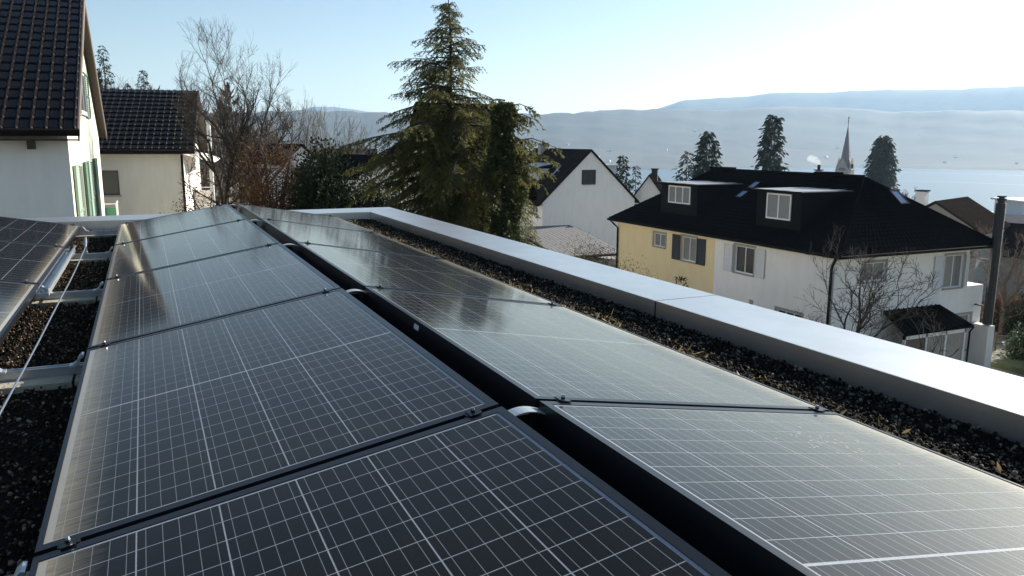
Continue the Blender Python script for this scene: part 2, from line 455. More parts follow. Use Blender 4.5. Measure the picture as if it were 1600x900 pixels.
# ------------------------------------------------------------------ own flat roof
PITCH = 1.706; TILT = R(9.67); GAP = 0.10; RX = 0.986
GZ = -0.274          # gravel level
GR = -0.256         # ballast heaped along the parapet
CT = -0.17          # coping top
bld = thing("flat_roof_building", "flat roofed building under the solar panels with grey metal roof edge", "building", (0, 0, ground_z(0, 0)))
bz = -bld.location.z
mb = MB(); mb.box(-7.5, 1.95, -7.0, 7.84, -0.5, GZ - 0.03 + bz); mb.build("roof_slab", m_dark, bld)
mb = MB()
for (x0, x1, y0, y1) in ((1.62, 1.93, -7.0, 7.82), (-7.5, 1.62, 7.36, 7.82), (-7.8, -7.5, -7.0, 7.82)):
    mb.box(x0, x1, y0, y1, -0.52, CT - 0.02 + bz)
mb.build("wall", m_wall_own, bld)
# coping sheets : top plate with flange down both sides, joints with cover strips
def coping(name, pts_top, inner, outer):
    """pts_top: polygon corner list; inner/outer: edges (p,q) that get a flange"""
    mb = MB(); mb.slab([(x, y, CT + bz) for x, y in pts_top], (0, 0, -0.02))
    for (p, q, off) in inner + outer:
        a = Vector((p[0], p[1], CT + bz - 0.0005)); c = Vector((q[0], q[1], CT + bz - 0.0005)); n = Vector((off[0], off[1], 0)) * 0.004
        mb.slab([a, c, c + n, a + n], (0, 0, -0.13))
    return mb.build(name, m_coping, bld)
XI, XO, YI, YO = 1.59, 1.972, 7.30, 7.885
JY = 1.64
coping("coping_sheet", [(XI, -7.0), (XO, -7.0), (XO, JY - 0.006), (XI, JY - 0.006)], [((XI, -7), (XI, JY - 0.006), (-1, 0))], [((XO, -7), (XO, JY - 0.006), (1, 0))])
coping("coping_sheet", [(XI, JY + 0.006), (XO, JY + 0.006), (XO, YO), (XI, YI)], [((XI, JY + 0.006), (XI, YI - 0.003), (-1, 0))], [((XO, JY + 0.006), (XO, YO), (1, 0))])
coping("coping_sheet", [(XI - 0.003, YI + 0.002), (XO - 0.003, YO + 0.002), (-2.9, YO + 0.002), (-2.9, YI + 0.002)], [((XI - 0.006, YI), (-2.9, YI), (0, -1))], [((XO, YO), (-2.9, YO), (0, 1))])
coping("coping_sheet", [(-2.912, YI), (-2.912, YO), (-7.9, YO), (-7.9, YI)], [((-2.912, YI), (-7.9, YI), (0, -1))], [((-2.912, YO), (-7.9, YO), (0, 1))])
mb = MB(); mb.box(XI + 0.002, XO - 0.002, JY - 0.03, JY + 0.03, CT + bz - 0.024, CT + bz - 0.021); mb.box(XI - 0.0036, XI + 0.0005, JY - 0.0055, JY + 0.0055, CT + bz - 0.13, CT + bz - 0.004)
mb.build("joint_strip", m_frame, bld)

# gravel
def stones(name, regions, m, seed, parent=None):
    r = np.random.default_rng(seed)
    bm = bmesh.new(); bmesh.ops.create_icosphere(bm, subdivisions=1, radius=1.0)
    bv = np.array([v.co[:] for v in bm.verts]); bf = np.array([[v.index for v in f.verts] for f in bm.faces]); bm.free()
    P = []; S = []
    for (x0, x1, y0, y1, n, s0, s1, zz) in regions:
        p = np.stack([r.uniform(x0, x1, n), r.uniform(y0, y1, n), zz + r.uniform(-0.010, 0.008, n)], -1)
        P.append(p); S.append(np.exp(r.uniform(math.log(s0), math.log(s1), n)))
    P = np.concatenate(P); S = np.concatenate(S); n = len(P)
    q = unit(r.normal(size=(n, 4))); w, x, y, z = q.T
    Rm = np.stack([np.stack([1 - 2 * (y * y + z * z), 2 * (x * y - z * w), 2 * (x * z + y * w)], -1), np.stack([2 * (x * y + z * w), 1 - 2 * (x * x + z * z), 2 * (y * z - x * w)], -1),
                   np.stack([2 * (x * z - y * w), 2 * (y * z + x * w), 1 - 2 * (x * x + y * y)], -1)], 1)
    sc3 = S[:, None] * r.uniform(0.55, 1.15, (n, 3))
    jit = r.uniform(0.8, 1.15, (n, len(bv), 1))
    V = np.einsum('nij,nvj->nvi', Rm, bv[None] * jit * sc3[:, None]) + P[:, None]
    F = (bf[None] + (np.arange(n) * len(bv))[:, None, None]).reshape(-1, 3)
    me = bpy.data.meshes.new(name)
    me.vertices.add(n * len(bv)); me.vertices.foreach_set("co", V.astype(np.float32).ravel())
    me.loops.add(F.size); me.loops.foreach_set("vertex_index", F.astype(np.int32).ravel())
    me.polygons.add(len(F)); me.polygons.foreach_set("loop_start", np.arange(0, F.size, 3, dtype=np.int32))
    me.update(calc_edges=True)
    at = me.attributes.new("rnd", 'FLOAT', 'POINT'); at.data.foreach_set("value", np.repeat(r.random(n) ** 1.5, len(bv)).astype(np.float32))
    me.materials.append(m)
    o = bpy.data.objects.new(name, me); COL.objects.link(o); o['kind'] = 'stuff'
    if parent: o.parent = parent; o.location = (0, 0, bz)
    return o
mb = MB(); mb.box(-7.45, 0.96, -7.0, 7.34, GZ - 0.028 + bz, GZ - 0.006 + bz); mb.build("gravel_bed", m_dark, bld)
mb = MB(); mb.slab([(0.961, -7.0, GZ - 0.006 + bz), (1.02, -7.0, GR - 0.008 + bz), (1.589, -7.0, GR - 0.004 + bz), (1.589, -7.0, GZ - 0.028 + bz), (0.961, -7.0, GZ - 0.028 + bz)], (0, 14.3, 0)); mb.build("ballast_bed", m_dark, bld)
stones("gravel", [(1.0, 1.585, -2.4, 2.6, 22000, 0.0028, 0.010, GR), (0.95, 1.585, 2.6, 7.29, 18000, 0.003, 0.011, GR), (-1.5, 1.1, 6.85, 7.29, 2600, 0.007, 0.02, GR - 0.02)], m_gravel, 1, bld)
stones("substrate", [(-1.75, -0.93, -0.3, 6.75, 27000, 0.0035, 0.009, GZ)], m_substrate, 2, bld)
# dry sprigs and leaves along the low edge of the right row
r_ = np.random.default_rng(5); n = 1300
cy = r_.choice(r_.uniform(-1.9, 7.0, 40), n) + r_.normal(0, 0.10, n)
P = np.stack([np.clip(1.20 + r_.normal(0, 0.055, n), 1.10, 1.5), cy, np.full(n, GR + 0.006)], -1)
D = np.stack([r_.normal(0, 1, n), r_.normal(0, 1, n), np.abs(r_.normal(0.5, 0.6, n))], -1)
me = quads_mesh("dry_sprigs", leaves(P, D, r_.uniform(0.015, 0.05, n), r_.uniform(0.004, 0.012, n), r_), mat("dry_sedum", (0.33, 0.24, 0.10), 0.7, 0.5, 30, trans=0.25))
o = link_mesh("dry_sprigs", me, bld, loc=(0, 0, bz)); o['kind'] = 'stuff'

# ------------------------------------------------------------------ solar panels
PL = 1.686
def plate(x0, x1, y0, y1, z0, z1, name, m):
    mb = MB(); mb.box(x0, x1, y0, y1, z0, z1); return mb.mesh(name, m)
def ring_mesh():
    mb = MB(); w = 0.021; w2 = 0.012; ws = 0.025
    for (x0, x1, y0, y1) in ((0, w, 0, PL), (1 - w2, 1, 0, PL), (w, 1 - w2, 0, ws), (w, 1 - w2, PL - ws, PL)):
        mb.box(x0, x1, y0, y1, -0.035, 0.0018)
    # lower inner flange
    return mb.mesh("frame", m_frame)
me_frame = ring_mesh()
me_sheet = plate(0.0205, 0.9885, 0.0245, PL - 0.0245, -0.006, 0.0, "backing_sheet", m_sheet)
me_wind = plate(0.004, 0.0055, -0.0095, PL + 0.0095, -0.235, -0.036, "wind_plate", m_frame)
CW, CH = 0.1544, 0.0784     # cell width (across slope), half-cell height (along the row)
def cell_mesh(m):
    mb = MB(); mb.box(0, CW, 0, CH, 0.0001, 0.00015)
    mb.f = mb.f[1:]
    return mb.mesh("cell", m)
me_cell, me_cell_low = cell_mesh(m_cell), cell_mesh(m_cell_low)
def cell_places():
    out = []
    x0 = (1 - 6 * CELL_P) / 2 + (CELL_P - CW) / 2
    yc = PL / 2
    for c in range(6):
        for k in range(20):
            y = yc + 0.0045 + (k - 10) * 0.0808 if k >= 10 else yc - 0.0045 - (10 - k) * 0.0808 + (0.0808 - CH)
            out.append((x0 + c * CELL_P, y, c))
    return out
PLACES = cell_places()
def joined_cells():
    mb = MB()
    for x, y, c in PLACES:
        o = len(mb.v); mb.box(x, x + CW, y, y + CH, 0.0001, 0.00015)
    return mb
# joined cells for far panels need the busbar print in panel coordinates: own material with the offset of column pitch
def far_cell_mat():
    m = pv_mat("solar_cells_far", (0.0045, 0.0045, 0.005), False, dirt_x=(0.90, 1.0))
    return m
m_cells_far = far_cell_mat()
me_joined = joined_cells().mesh("cells", m_cells_far)
def make_panel(label, X, Y, Z, right, single, group):
    t = thing("solar_panel", label, "solar panel", (X, Y, Z), 0, group)
    if right: t.rotation_euler = (0, TILT, 0)
    else:
        t.rotation_mode = 'QUATERNION'
        c, s = math.cos(TILT), math.sin(TILT)
        mt = Matrix(((-c, 0, -s), (0, -1, 0), (-s, 0, c)))
        t.rotation_quaternion = mt.to_quaternion()
    link_mesh("frame", me_frame, t); link_mesh("backing_sheet", me_sheet, t)
    if right: link_mesh("wind_plate", me_wind, t)
    if single:
        for x, y, c in PLACES:
            link_mesh("cell", me_cell_low if c == 5 else me_cell, t, loc=(x, y, 0))
    else:
        o = link_mesh("cells", me_joined, t); o['kind'] = 'stuff'
    return t
GA, GB, GC = "panels of the row sloping down to the left", "panels of the row sloping down to the gravel and parapet", "panels at the far left across the gravel valley"
posA = {-1: "nearest panel of the left-sloping middle row, cut by the bottom of the photo", 0: "middle-row panel just above the cut-off nearest one, its full cell grid clear",
        1: "middle-row panel third from the bottom of the photo, bluish with half dark left side", 2: "second farthest panel of the left-sloping middle row, mirroring pale sky", 3: "farthest panel of the left-sloping middle row, ending at the far roof edge"}
posB = {-1: "nearest panel of the right-hand row, large and pale, cut by the photo's lower right corner", 0: "right-hand row panel in the middle of the photo, between steel straps", 1: "right-hand row panel third from the nearest, brown tree reflection in it",
        2: "second farthest panel of the right-hand row beside the gravel strip", 3: "farthest panel of the right-hand row, touching the far parapet corner gravel"}
for k in range(-1, 4):
    y = k * PITCH + (PITCH - PL) / 2
    make_panel(posA[k], 0, y + PL, 0, False, k <= 1, GA)
    t = make_panel(posB[k], GAP, y, 0, True, k <= 1, GB)
    if k == -1:
        rd = random.Random(4); mb = MB()
        for q in range(70):
            x0_, y0_ = rd.gauss(0.68, 0.05), rd.gauss(1.41, 0.05); rr_ = rd.uniform(0.001, 0.006)
            mb.poly([(x0_ + rr_ * rd.uniform(0.5, 1.3) * math.cos(a_ * math.pi / 4), y0_ + rr_ * rd.uniform(0.5, 1.3) * math.sin(a_ * math.pi / 4), 0.0004) for a_ in range(8)])
        mb.build("dried_droppings", mat("droppings", (0.22, 0.215, 0.20), 0.8), t)["kind"] = "stuff"
    if k == 0:
        mb = MB(); mb.box(-0.0012, -0.0004, 0.50 + 0.42, 0.50 + 0.47, -0.030, -0.012); mb.build("sticker", m_sticker, t)
posC = {1: "far-left panel cut by the left edge, nearest across the gravel valley", 2: "middle panel of the far-left row beside the cable tray", 3: "farthest panel of the far-left row near the roof edge"}
XC = -1.32 - RX
for k in range(1, 4):
    y = k * PITCH + (PITCH - PL) / 2
    make_panel(posC[k], XC, y, 0, True, False, GC)

# mounting rails across the rows at every seam, with pads, clamps, straps and feet
def clamp_at(parent, x, y, z, sgn):
    mb = MB(); mb.box(-0.014, 0.014, -0.020, 0.020, 0.0, 0.003); mb.box(-0.02, 0.02, -0.0085, 0.0085, -0.03, 0.0)
    mb.tube([(0, 0, 0.004), (0, 0, 0.008)], 0.006, 6)
    o = mb.build("clamp", m_frame, parent); o.location = (x, y, z); o.rotation_euler = (0, sgn * TILT, 0)
    b_ = MB(); b_.tube([(0, 0, 0.008), (0, 0, 0.014)], 0.005, 6); b_.build("bolt", m_alu, o)
RAILZ = -0.222
rl = {-1: "mounting rail under the nearest panels, below the photo", 0: "nearest mounting rail, crossing under the first full seam of panels", 1: "second mounting rail with pale pads, crossed by the wire above lit gravel", 2: "third mounting rail, at the near end of the cable tray",
      3: "fourth mounting rail, carrying the wire holder", 4: "farthest mounting rail by the bright gravel at the roof edge"}
for k in range(0, 5):
    ys = k * PITCH
    t = thing("mounting_rail", rl[k], "rail", (0, ys, GZ), 0, "rails under the panel rows")
    mb = MB(); z0 = RAILZ - GZ
    mb.box(-2.4, 1.09, -0.02, 0.02, z0 - 0.034, z0 - 0.004)
    for e in (-0.0155, 0.0155): mb.box(-2.4, 1.09, e - 0.0045, e + 0.0045, z0 - 0.004, z0)
    mb.build("rail_beam", m_alu, t)
    for px in ((-1.35, 0.62),):
        mb = MB(); mb.box(px[0] - px[1] / 2, px[0] + px[1] / 2, -0.12, 0.12, -0.012, max(-0.004, z0 - 0.0345)); mb.build("pad", m_pad, t)
    mb = MB(); mb.box(-1.03, -0.45, -0.12, 0.12, -0.012, max(-0.004, z0 - 0.0345)); mb.build("pad", m_pad, t)
    yq = 0 if k < 4 else -0.01
    for (x, z, sg) in ((-0.07, -0.07 * math.tan(TILT), -1), (-RX + 0.06, -(RX - 0.06) * math.tan(TILT), -1), (GAP + 0.07, -0.07 * math.tan(TILT), 1), (GAP + RX - 0.06, -(RX - 0.06) * math.tan(TILT), 1), (-1.32 - 0.06, -(RX - 0.06) * math.tan(TILT), 1)):
        clamp_at(t, x, yq, z - GZ + 0.0035, sg)
    # curved strap joining both ridges
    mb = MB(); pts = []
    n = 9
    for i in range(n + 1):
        a = i / n; x = -0.012 + a * (GAP + 0.02); z = -0.022 + 0.016 * math.sin(a * math.pi) - GZ
        pts.append((x, z))
    for i in range(n):
        (xa, za), (xb, zb) = pts[i], pts[i + 1]
        mb.slab([(xa, -0.022 - 0.03, za), (xb, -0.022 - 0.03, zb), (xb, 0.022 - 0.03, zb), (xa, 0.022 - 0.03, za)], (0, 0, -0.003))
    mb.build("ridge_strap", m_zinc, t)
    mb = MB(); mb.box(GAP / 2 - 0.02, GAP / 2 + 0.02, -0.02, 0.02, z0, -0.026 - GZ); mb.build("ridge_post", m_dark, t)
    # curved plastic-like feet holding the low edges
    for (x, d) in ((-1.31, 1), (-RX - 0.012, -1)):
        mb = MB()
        prof = [(0, 0.085), (0.012, 0.088), (0.03, 0.07), (0.045, 0.035), (0.065, 0.018), (0.085, 0.016), (0.085, 0.004), (0.055, 0.004), (0.034, 0.02), (0.02, 0.055), (0, 0.07)]
        sc_ = 0.62
        mb.slab([(x + d * px * sc_, -0.04, z0 - 0.004 + pz * sc_ * 0.9) for px, pz in prof], (0, 0.045, 0))
        mb.build("edge_foot", m_steel, t)

# lightning conductor wire with its holder, cable tray
mb = MB()
pts = [(-1.205 + 0.02 * i / 11 + 0.0012 * math.sin(i * 1.7), -0.4 + 5.62 * i / 11, -0.212 + 0.042 * (i / 11) ** 6) for i in range(12)]
mb.tube(pts, 0.004, 8)
tag(mb.build("conductor_wire", m_alu, smooth=True), "thin straight aluminium wire running along the gravel valley between panel rows", "wire")
hx, hy = -1.185, 3 * PITCH + 0.02
t = thing("wire_holder", "small shiny upright clamp holding the end of the wire on a rail", "wire holder", (hx, hy, RAILZ))
mb = MB(); mb.box(-0.012, 0.012, -0.02, 0.02, 0, 0.012); mb.box(-0.006, 0.006, -0.008, 0.008, 0.012, 0.07); mb.build("post", m_alu, t)
mb = MB(); mb.tube([(0, -0.03, 0.05), (0, 0.0, 0.085), (0.004, 0.02, 0.12)], [0.008, 0.013, 0.007], 8); mb.build("hook", m_alu, t)
mb = MB(); mb.tube([(0, 0.02, 0.07), (0, 0.05, 0.03), (0, 0.055, 0)], 0.006, 6); mb.build("brace", m_alu, t)
t = thing("cable_tray", "open galvanised cable tray lying along the gravel valley between two rails", "cable tray", (-1.295, 2 * PITCH - 0.12, RAILZ + 0.001))
mb = MB(); LT = 1.95
mb.box(-0.03, 0.03, 0, LT, 0, 0.002)
mb.build("base", m_steel, t)
for e in (-1, 1):
    mb = MB(); mb.box(e * 0.030 - 0.001, e * 0.030 + 0.001, 0, LT, 0.0022, 0.05); mb.box(min(e * 0.0312, e * 0.042), max(e * 0.0312, e * 0.042), 0, LT, 0.047, 0.05); mb.build("side", m_steel, t)
mb = MB(); mb.box(-0.028, 0.028, 0.02, 0.10, 0.0022, 0.012); mb.tube([(-0.01, 0.05, 0.012), (-0.01, 0.05, 0.03)], 0.006, 6); mb.build("splice_plate", m_zinc, t)

# ------------------------------------------------------------------ building helpers
def wall_face(mb, P, U, N, w, z0, z1, holes=(), depth=0.14):
    """front of a wall with window openings and their reveals; holes = (u0,u1,z0,z1)"""
    P, U, N = Vector(P), Vector(U), Vector(N); Z = Vector((0, 0, 1))
    us = sorted({0, w, *[h[0] for h in holes], *[h[1] for h in holes]}); zs = sorted({z0, z1, *[h[2] for h in holes], *[h[3] for h in holes]})
    for i in range(len(us) - 1):
        for j in range(len(zs) - 1):
            cu, cz = (us[i] + us[i + 1]) / 2, (zs[j] + zs[j + 1]) / 2
            if any(h[0] < cu < h[1] and h[2] < cz < h[3] for h in holes): continue
            mb.poly([P + U * us[i] + Z * zs[j], P + U * us[i + 1] + Z * zs[j], P + U * us[i + 1] + Z * zs[j + 1], P + U * us[i] + Z * zs[j + 1]])
    for (a, b_, c, d) in holes:
        q = [P + U * a + Z * c, P + U * b_ + Z * c, P + U * b_ + Z * d, P + U * a + Z * d]; k = N * (-depth)
        for i in range(4):
            mb.poly([q[i], q[(i + 1) % 4], q[(i + 1) % 4] + k, q[i] + k])
def window(parent, P, U, N, u0, u1, z0, z1, depth=0.12, cols=2, fm=None, gm=None, sill=True, trim=None, fw=0.055, label=None):
    fm = fm or m_winframe; gm = gm or m_glass
    mb = MB(); d0, d1 = -depth, -depth + 0.05
    mb.obox(P, U, N, u0, u1, d0, d1, z0, z0 + fw); mb.obox(P, U, N, u0, u1, d0, d1, z1 - fw, z1)
    cw = (u1 - u0 - fw) / cols
    for i in range(cols + 1):
        mb.obox(P, U, N, u0 + i * cw, u0 + i * cw + fw, d0 + 0.001, d1 - 0.001, z0 + fw, z1 - fw)
    w = mb.build("window", fm, parent, label=label)
    for i in range(cols):
        g = MB(); g.obox(P, U, N, u0 + i * cw + fw, u0 + (i + 1) * cw, d0 + 0.01, d0 + 0.02, z0 + fw, z1 - fw); g.build("pane", gm, w)
    if sill:
        s = MB(); s.obox(P, U, N, u0 - 0.06, u1 + 0.06, -depth + 0.051, 0.07, z0 - 0.07, z0 - 0.002); s.build("sill", m_greyframe, w)
    if trim:
        s = MB(); t_ = 0.11
        s.obox(P, U, N, u0 - t_, u0, 0.001, 0.025, z0, z1 + t_); s.obox(P, U, N, u1, u1 + t_, 0.001, 0.025, z0, z1 + t_); s.obox(P, U, N, u0, u1, 0.001, 0.025, z1, z1 + t_)
        s.build("surround", trim, w)
    return w
def shutter(parent, P, U, N, u0, u1, z0, z1, m, n0=0.03, n1=0.07, slats=True, label=None):
    mb = MB(); fw = 0.05
    mb.obox(P, U, N, u0, u0 + fw, n0, n1, z0, z1); mb.obox(P, U, N, u1 - fw, u1, n0, n1, z0, z1)
    for z in (z0, (z0 + z1) / 2 - fw / 2, z1 - fw): mb.obox(P, U, N, u0 + fw, u1 - fw, n0 + 0.001, n1 - 0.001, z, z + fw)
    o = mb.build("shutter", m, parent, label=label)
    s = MB(); k = max(4, int((z1 - z0) / 0.075))
    for i in range(k):
        z = z0 + fw + (z1 - z0 - 2 * fw) * i / k
        Pv, Uv, Nv = Vector(P), Vector(U), Vector(N)
        a, b_ = u0 + fw, u1 - fw; h = (z1 - z0 - 2 * fw) / k
        s.slab([Pv + Uv * a + Nv * (n1 - 0.006) + Vector((0, 0, z)), Pv + Uv * b_ + Nv * (n1 - 0.006) + Vector((0, 0, z)),
                Pv + Uv * b_ + Nv * (n0 + 0.004) + Vector((0, 0, z + h * 1.05)), Pv + Uv * a + Nv * (n0 + 0.004) + Vector((0, 0, z + h * 1.05))], Vector(N) * -0.006)
    so = s.build("slats", m, o); so['kind'] = 'stuff'
    return o
def pipe(parent, pts, r=0.045, name="downpipe", m=None):
    mb = MB(); mb.tube(pts, r, 8); return mb.build(name, m or m_gutter, parent, smooth=False)
def skylight(parent, C, A, B, w, h, gm=m_skyglass):
    """C centre on roof, A unit along the eave, B unit up the slope"""
    C, A, B = Vector(C), Vector(A).normalized(), Vector(B).normalized(); N = A.cross(B)
    if N.z < 0: N = -N
    def plate_(mb, a0, a1, b0, b1, n0, n1):
        mb.slab([C + A * a0 + B * b0 + N * n1, C + A * a1 + B * b0 + N * n1, C + A * a1 + B * b1 + N * n1, C + A * a0 + B * b1 + N * n1], N * (n0 - n1))
    mb = MB(); f = 0.07
    plate_(mb, -w / 2, w / 2, -h / 2, -h / 2 + f, -0.03, 0.09); plate_(mb, -w / 2, w / 2, h / 2 - f, h / 2, -0.03, 0.09)
    plate_(mb, -w / 2, -w / 2 + f, -h / 2 + f, h / 2 - f, -0.03, 0.089); plate_(mb, w / 2 - f, w / 2, -h / 2 + f, h / 2 - f, -0.03, 0.089)
    o = mb.build("skylight", m_gutter, parent)
    g = MB(); plate_(g, -w / 2 + f, w / 2 - f, -h / 2 + f, h / 2 - f, 0.05, 0.07); g.build("pane", gm, o)
    return o
def chimney(parent, x, y, z0, z1, a=0.35, b_=0.35, m=None, cap=None, name="chimney"):
    mb = MB(); mb.box(x - a, x + a, y - b_, y + b_, z0, z1); o = mb.build(name, m or m_roof_dark, parent)
    mb = MB(); mb.box(x - a - 0.07, x + a + 0.07, y - b_ - 0.07, y + b_ + 0.07, z1 + 0.002, z1 + 0.1); mb.build("cap", cap or m_roof_dark, o)
    return o
def tiled_slope(mb, A, B, C, D, rows, cols, lift=0.035):
    """joined courses of tiles on the slope A-B (eave) to D-C (ridge): each course a lapped strip with rolls"""
    A, B, C, D = map(Vector, (A, B, C, D))
    N = (B - A).cross(D - A).normalized()
    if N.z < 0: N = -N
    for r in range(rows):
        t0, t1 = r / rows, (r + 1) / rows
        a0, b0 = A.lerp(D, t0), B.lerp(C, t0); a1, b1 = A.lerp(D, t1), B.lerp(C, t1)
        for c in range(cols):
            u0, u1 = c / cols, (c + 1) / cols; um = u0 + (u1 - u0) * 0.7
            p = [a0.lerp(b0, u) for u in (u0, um, u1)]; q = [a1.lerp(b1, u) for u in (u0, um, u1)]
            pm, qm = p[1].lerp(p[2], 0.5), q[1].lerp(q[2], 0.5)
            P4, Q4 = [p[0], p[1], pm, p[2]], [q[0], q[1], qm, q[2]]
            hh = (lift, lift, lift * 2.1, lift); h2_ = (0.004, 0.004, lift * 1.1, 0.004)
            o = len(mb.v)
            mb.v += [tuple(v) for v in P4] + [tuple(v + N * h * 0.55) for v, h in zip(P4, hh)] + [tuple(v.lerp(w_, 0.14) + N * h) for v, w_, h in zip(P4, Q4, hh)] + [tuple(v + N * h) for v, h in zip(Q4, h2_)]
            for k in range(3):
                for i in range(3): mb.f.append((o + 4 * k + i, o + 4 * k + i + 1, o + 4 * k + 5 + i, o + 4 * k + 4 + i))
def gable_house(name, label, O, rz, w, d, eave, ridge, over=0.4, og=0.3, wm=None, rm=None, axis='x', base=-0.5, rows=0, cols=0, holes={}, group=None, tm=None, th=0.16):
    """local box x 0..w, y 0..d ; ridge along x (gables at x ends) or along y"""
    h = thing(name, label, "house", O, rz, group)
    wm = wm or m_white; rm = rm or m_roof_dark
    faces = {'-y': ((0, 0, 0), (1, 0, 0), (0, -1, 0), w), '+y': ((w, d, 0), (-1, 0, 0), (0, 1, 0), w), '-x': ((0, d, 0), (0, -1, 0), (-1, 0, 0), d), '+x': ((w, 0, 0), (0, 1, 0), (1, 0, 0), d)}
    faces = {k: (Vector(v[0]), Vector(v[1]), Vector(v[2]), v[3]) for k, v in faces.items()}
    mb = MB()
    for k, (P, U, N, L) in faces.items():
        wall_face(mb, P, U, N, L, base, eave, holes.get(k, ()))
    if axis == 'x':
        for x in (0, w): mb.poly([(x, 0, eave), (x, d, eave), (x, d / 2, ridge)])
    else:
        for y in (0, d): mb.poly([(0, y, eave), (w, y, eave), (w / 2, y, ridge)])
    mb.build("wall", wm, h, recalc=True)
    half = (d if axis == 'x' else w) / 2; sl = (ridge - eave) / half; k0 = eave - over * sl + 0.05; rt = ridge + 0.05
    mb = MB(); T = []
    if axis == 'x':
        s1 = [(-og, -over, k0), (w + og, -over, k0), (w + og, d / 2, rt), (-og, d / 2, rt)]; s2 = [(w + og, d + over, k0), (-og, d + over, k0), (-og, d / 2, rt), (w + og, d / 2, rt)]
    else:
        s1 = [(-over, d + og, k0), (-over, -og, k0), (w / 2, -og, rt), (w / 2, d + og, rt)]; s2 = [(w + over, -og, k0), (w + over, d + og, k0), (w / 2, d + og, rt), (w / 2, -og, rt)]
    for s in (s1, s2): mb.slab(s, (0, 0, th))
    roof = mb.build("roof", rm, h)
    if rows:
        mb = MB()
        for s in (s1, s2): tiled_slope(mb, *[(x, y, z + th + 0.002) for x, y, z in s], rows, cols, 0.05)
        o = mb.build("tiles", tm or rm, h, recalc=False); o['kind'] = 'stuff'
    return h, faces, (s1, s2, sl, th)

# ------------------------------------------------------------------ duplex house (yellow and white)
O = Vector((25.75, 23.08, -9.95))
dup = thing("duplex_house", "yellow and white semi-detached house with black hipped roof and two dormers", "house", O)
PF, UF, NF = Vector((0, 17.3, 0)), Vector((0, -1, 0)), Vector((-1, 0, 0))    # front face, u = 17.3 - y
PR, UR, NR = Vector((0, 0, 0)), Vector((1, 0, 0)), Vector((0, -1, 0))        # right face, u = x
EZ = 5.93; YS = 7.95
fu = lambda y: 17.3 - y
hy_ = [(fu(13.45), fu(12.3), 4.72, 5.48), (fu(10.75), fu(9.5), 4.25, 5.56)]
hw_ = [(fu(6.4) - fu(YS), fu(5.0) - fu(YS), 4.25, 5.58), (fu(3.3) - fu(YS), fu(1.7) - fu(YS), 1.9, 2.95)]
mb = MB(); wall_face(mb, PF, UF, NF, fu(YS), -1, EZ, hy_); mb.poly([(0, 17.3, -1), (9.4, 17.3, -1), (9.4, 17.3, EZ), (0, 17.3, EZ)]); mb.poly([(9.4, 17.3, -1), (9.4, YS, -1), (9.4, YS, EZ), (9.4, 17.3, EZ)])
mb.build("wall", m_yellow, dup, label="yellow rendered wall of the left half")
PW = Vector((0, YS, 0))
XL = 8.45
hr_ = [(1.65, 3.0, 4.62, 5.45), (6.85, 8.1, 3.95, 5.5), (7.45, 9.0, 0.84, 2.57)]
mb = MB(); wall_face(mb, PW, UF, NF, YS, -1, EZ, hw_)
wall_face(mb, PR, UR, NR, XL, 3.95, EZ, hr_[:2]); wall_face(mb, PR, UR, NR, 9.7, -1, 3.95, hr_[2:])
mb.poly([(XL, 0, 3.95), (XL, 1.8, 3.95), (XL, 1.8, EZ), (XL, 0, EZ)]); mb.poly([(XL, 1.8, 3.95), (9.7, 1.8, 3.95), (9.7, 1.8, EZ), (XL, 1.8, EZ)])
mb.poly([(9.7, 0, -1), (9.7, YS, -1), (9.7, YS, 3.95), (9.7, 0, 3.95)]); mb.poly([(9.7, 1.8, 3.95), (9.7, YS, 3.95), (9.7, YS, EZ), (9.7, 1.8, EZ)])
mb.poly([(XL, 0, 3.95), (9.7, 0, 3.95), (9.7, 1.8, 3.95), (XL, 1.8, 3.95)])
mb.build("wall", m_white, dup, label="white rendered wall of the right half")
window(dup, PF, UF, NF, *hy_[0], cols=2, gm=m_curtain, trim=m_greyframe)
window(dup, PF, UF, NF, *hy_[1], cols=2, gm=m_curtain, trim=m_greyframe)
shutter(dup, PF, UF, NF, hy_[1][0] - 0.82, hy_[1][0] - 0.11, 4.2, 5.6, m_shut_dark); shutter(dup, PF, UF, NF, hy_[1][1] + 0.11, hy_[1][1] + 0.82, 4.2, 5.6, m_shut_dark)
window(dup, PW, UF, NF, *hw_[0], cols=2, trim=m_greyframe)
shutter(dup, PW, UF, NF, hw_[0][0] - 0.78, hw_[0][0] - 0.12, 4.2, 5.6, m_shut_white); shutter(dup, PW, UF, NF, hw_[0][1] + 0.12, hw_[0][1] + 0.78, 4.2, 5.6, m_shut_white)
window(dup, PW, UF, NF, *hw_[1], cols=3, trim=m_greyframe)
window(dup, PR, UR, NR, *hr_[0], cols=2, gm=m_curtain, trim=m_greyframe)
window(dup, PR, UR, NR, *hr_[1], cols=2, gm=m_curtain, trim=m_greyframe)
shutter(dup, PR, UR, NR, hr_[1][0] - 0.75, hr_[1][0] - 0.12, 3.95, 5.5, m_shut_white); shutter(dup, PR, UR, NR, hr_[1][1] + 0.12 - 0.02, hr_[1][1] + 0.55 - 0.22, 3.95, 5.5, m_shut_white)
window(dup, PR, UR, NR, *hr_[2], cols=2, gm=m_curtain, trim=m_greyframe)
mb = MB(); mb.obox(PW, UF, NF, fu(5.15) - fu(YS), fu(4.9) - fu(YS), 0.001, 0.03, 2.75, 3.05); mb.build("vent", m_greyframe, dup)
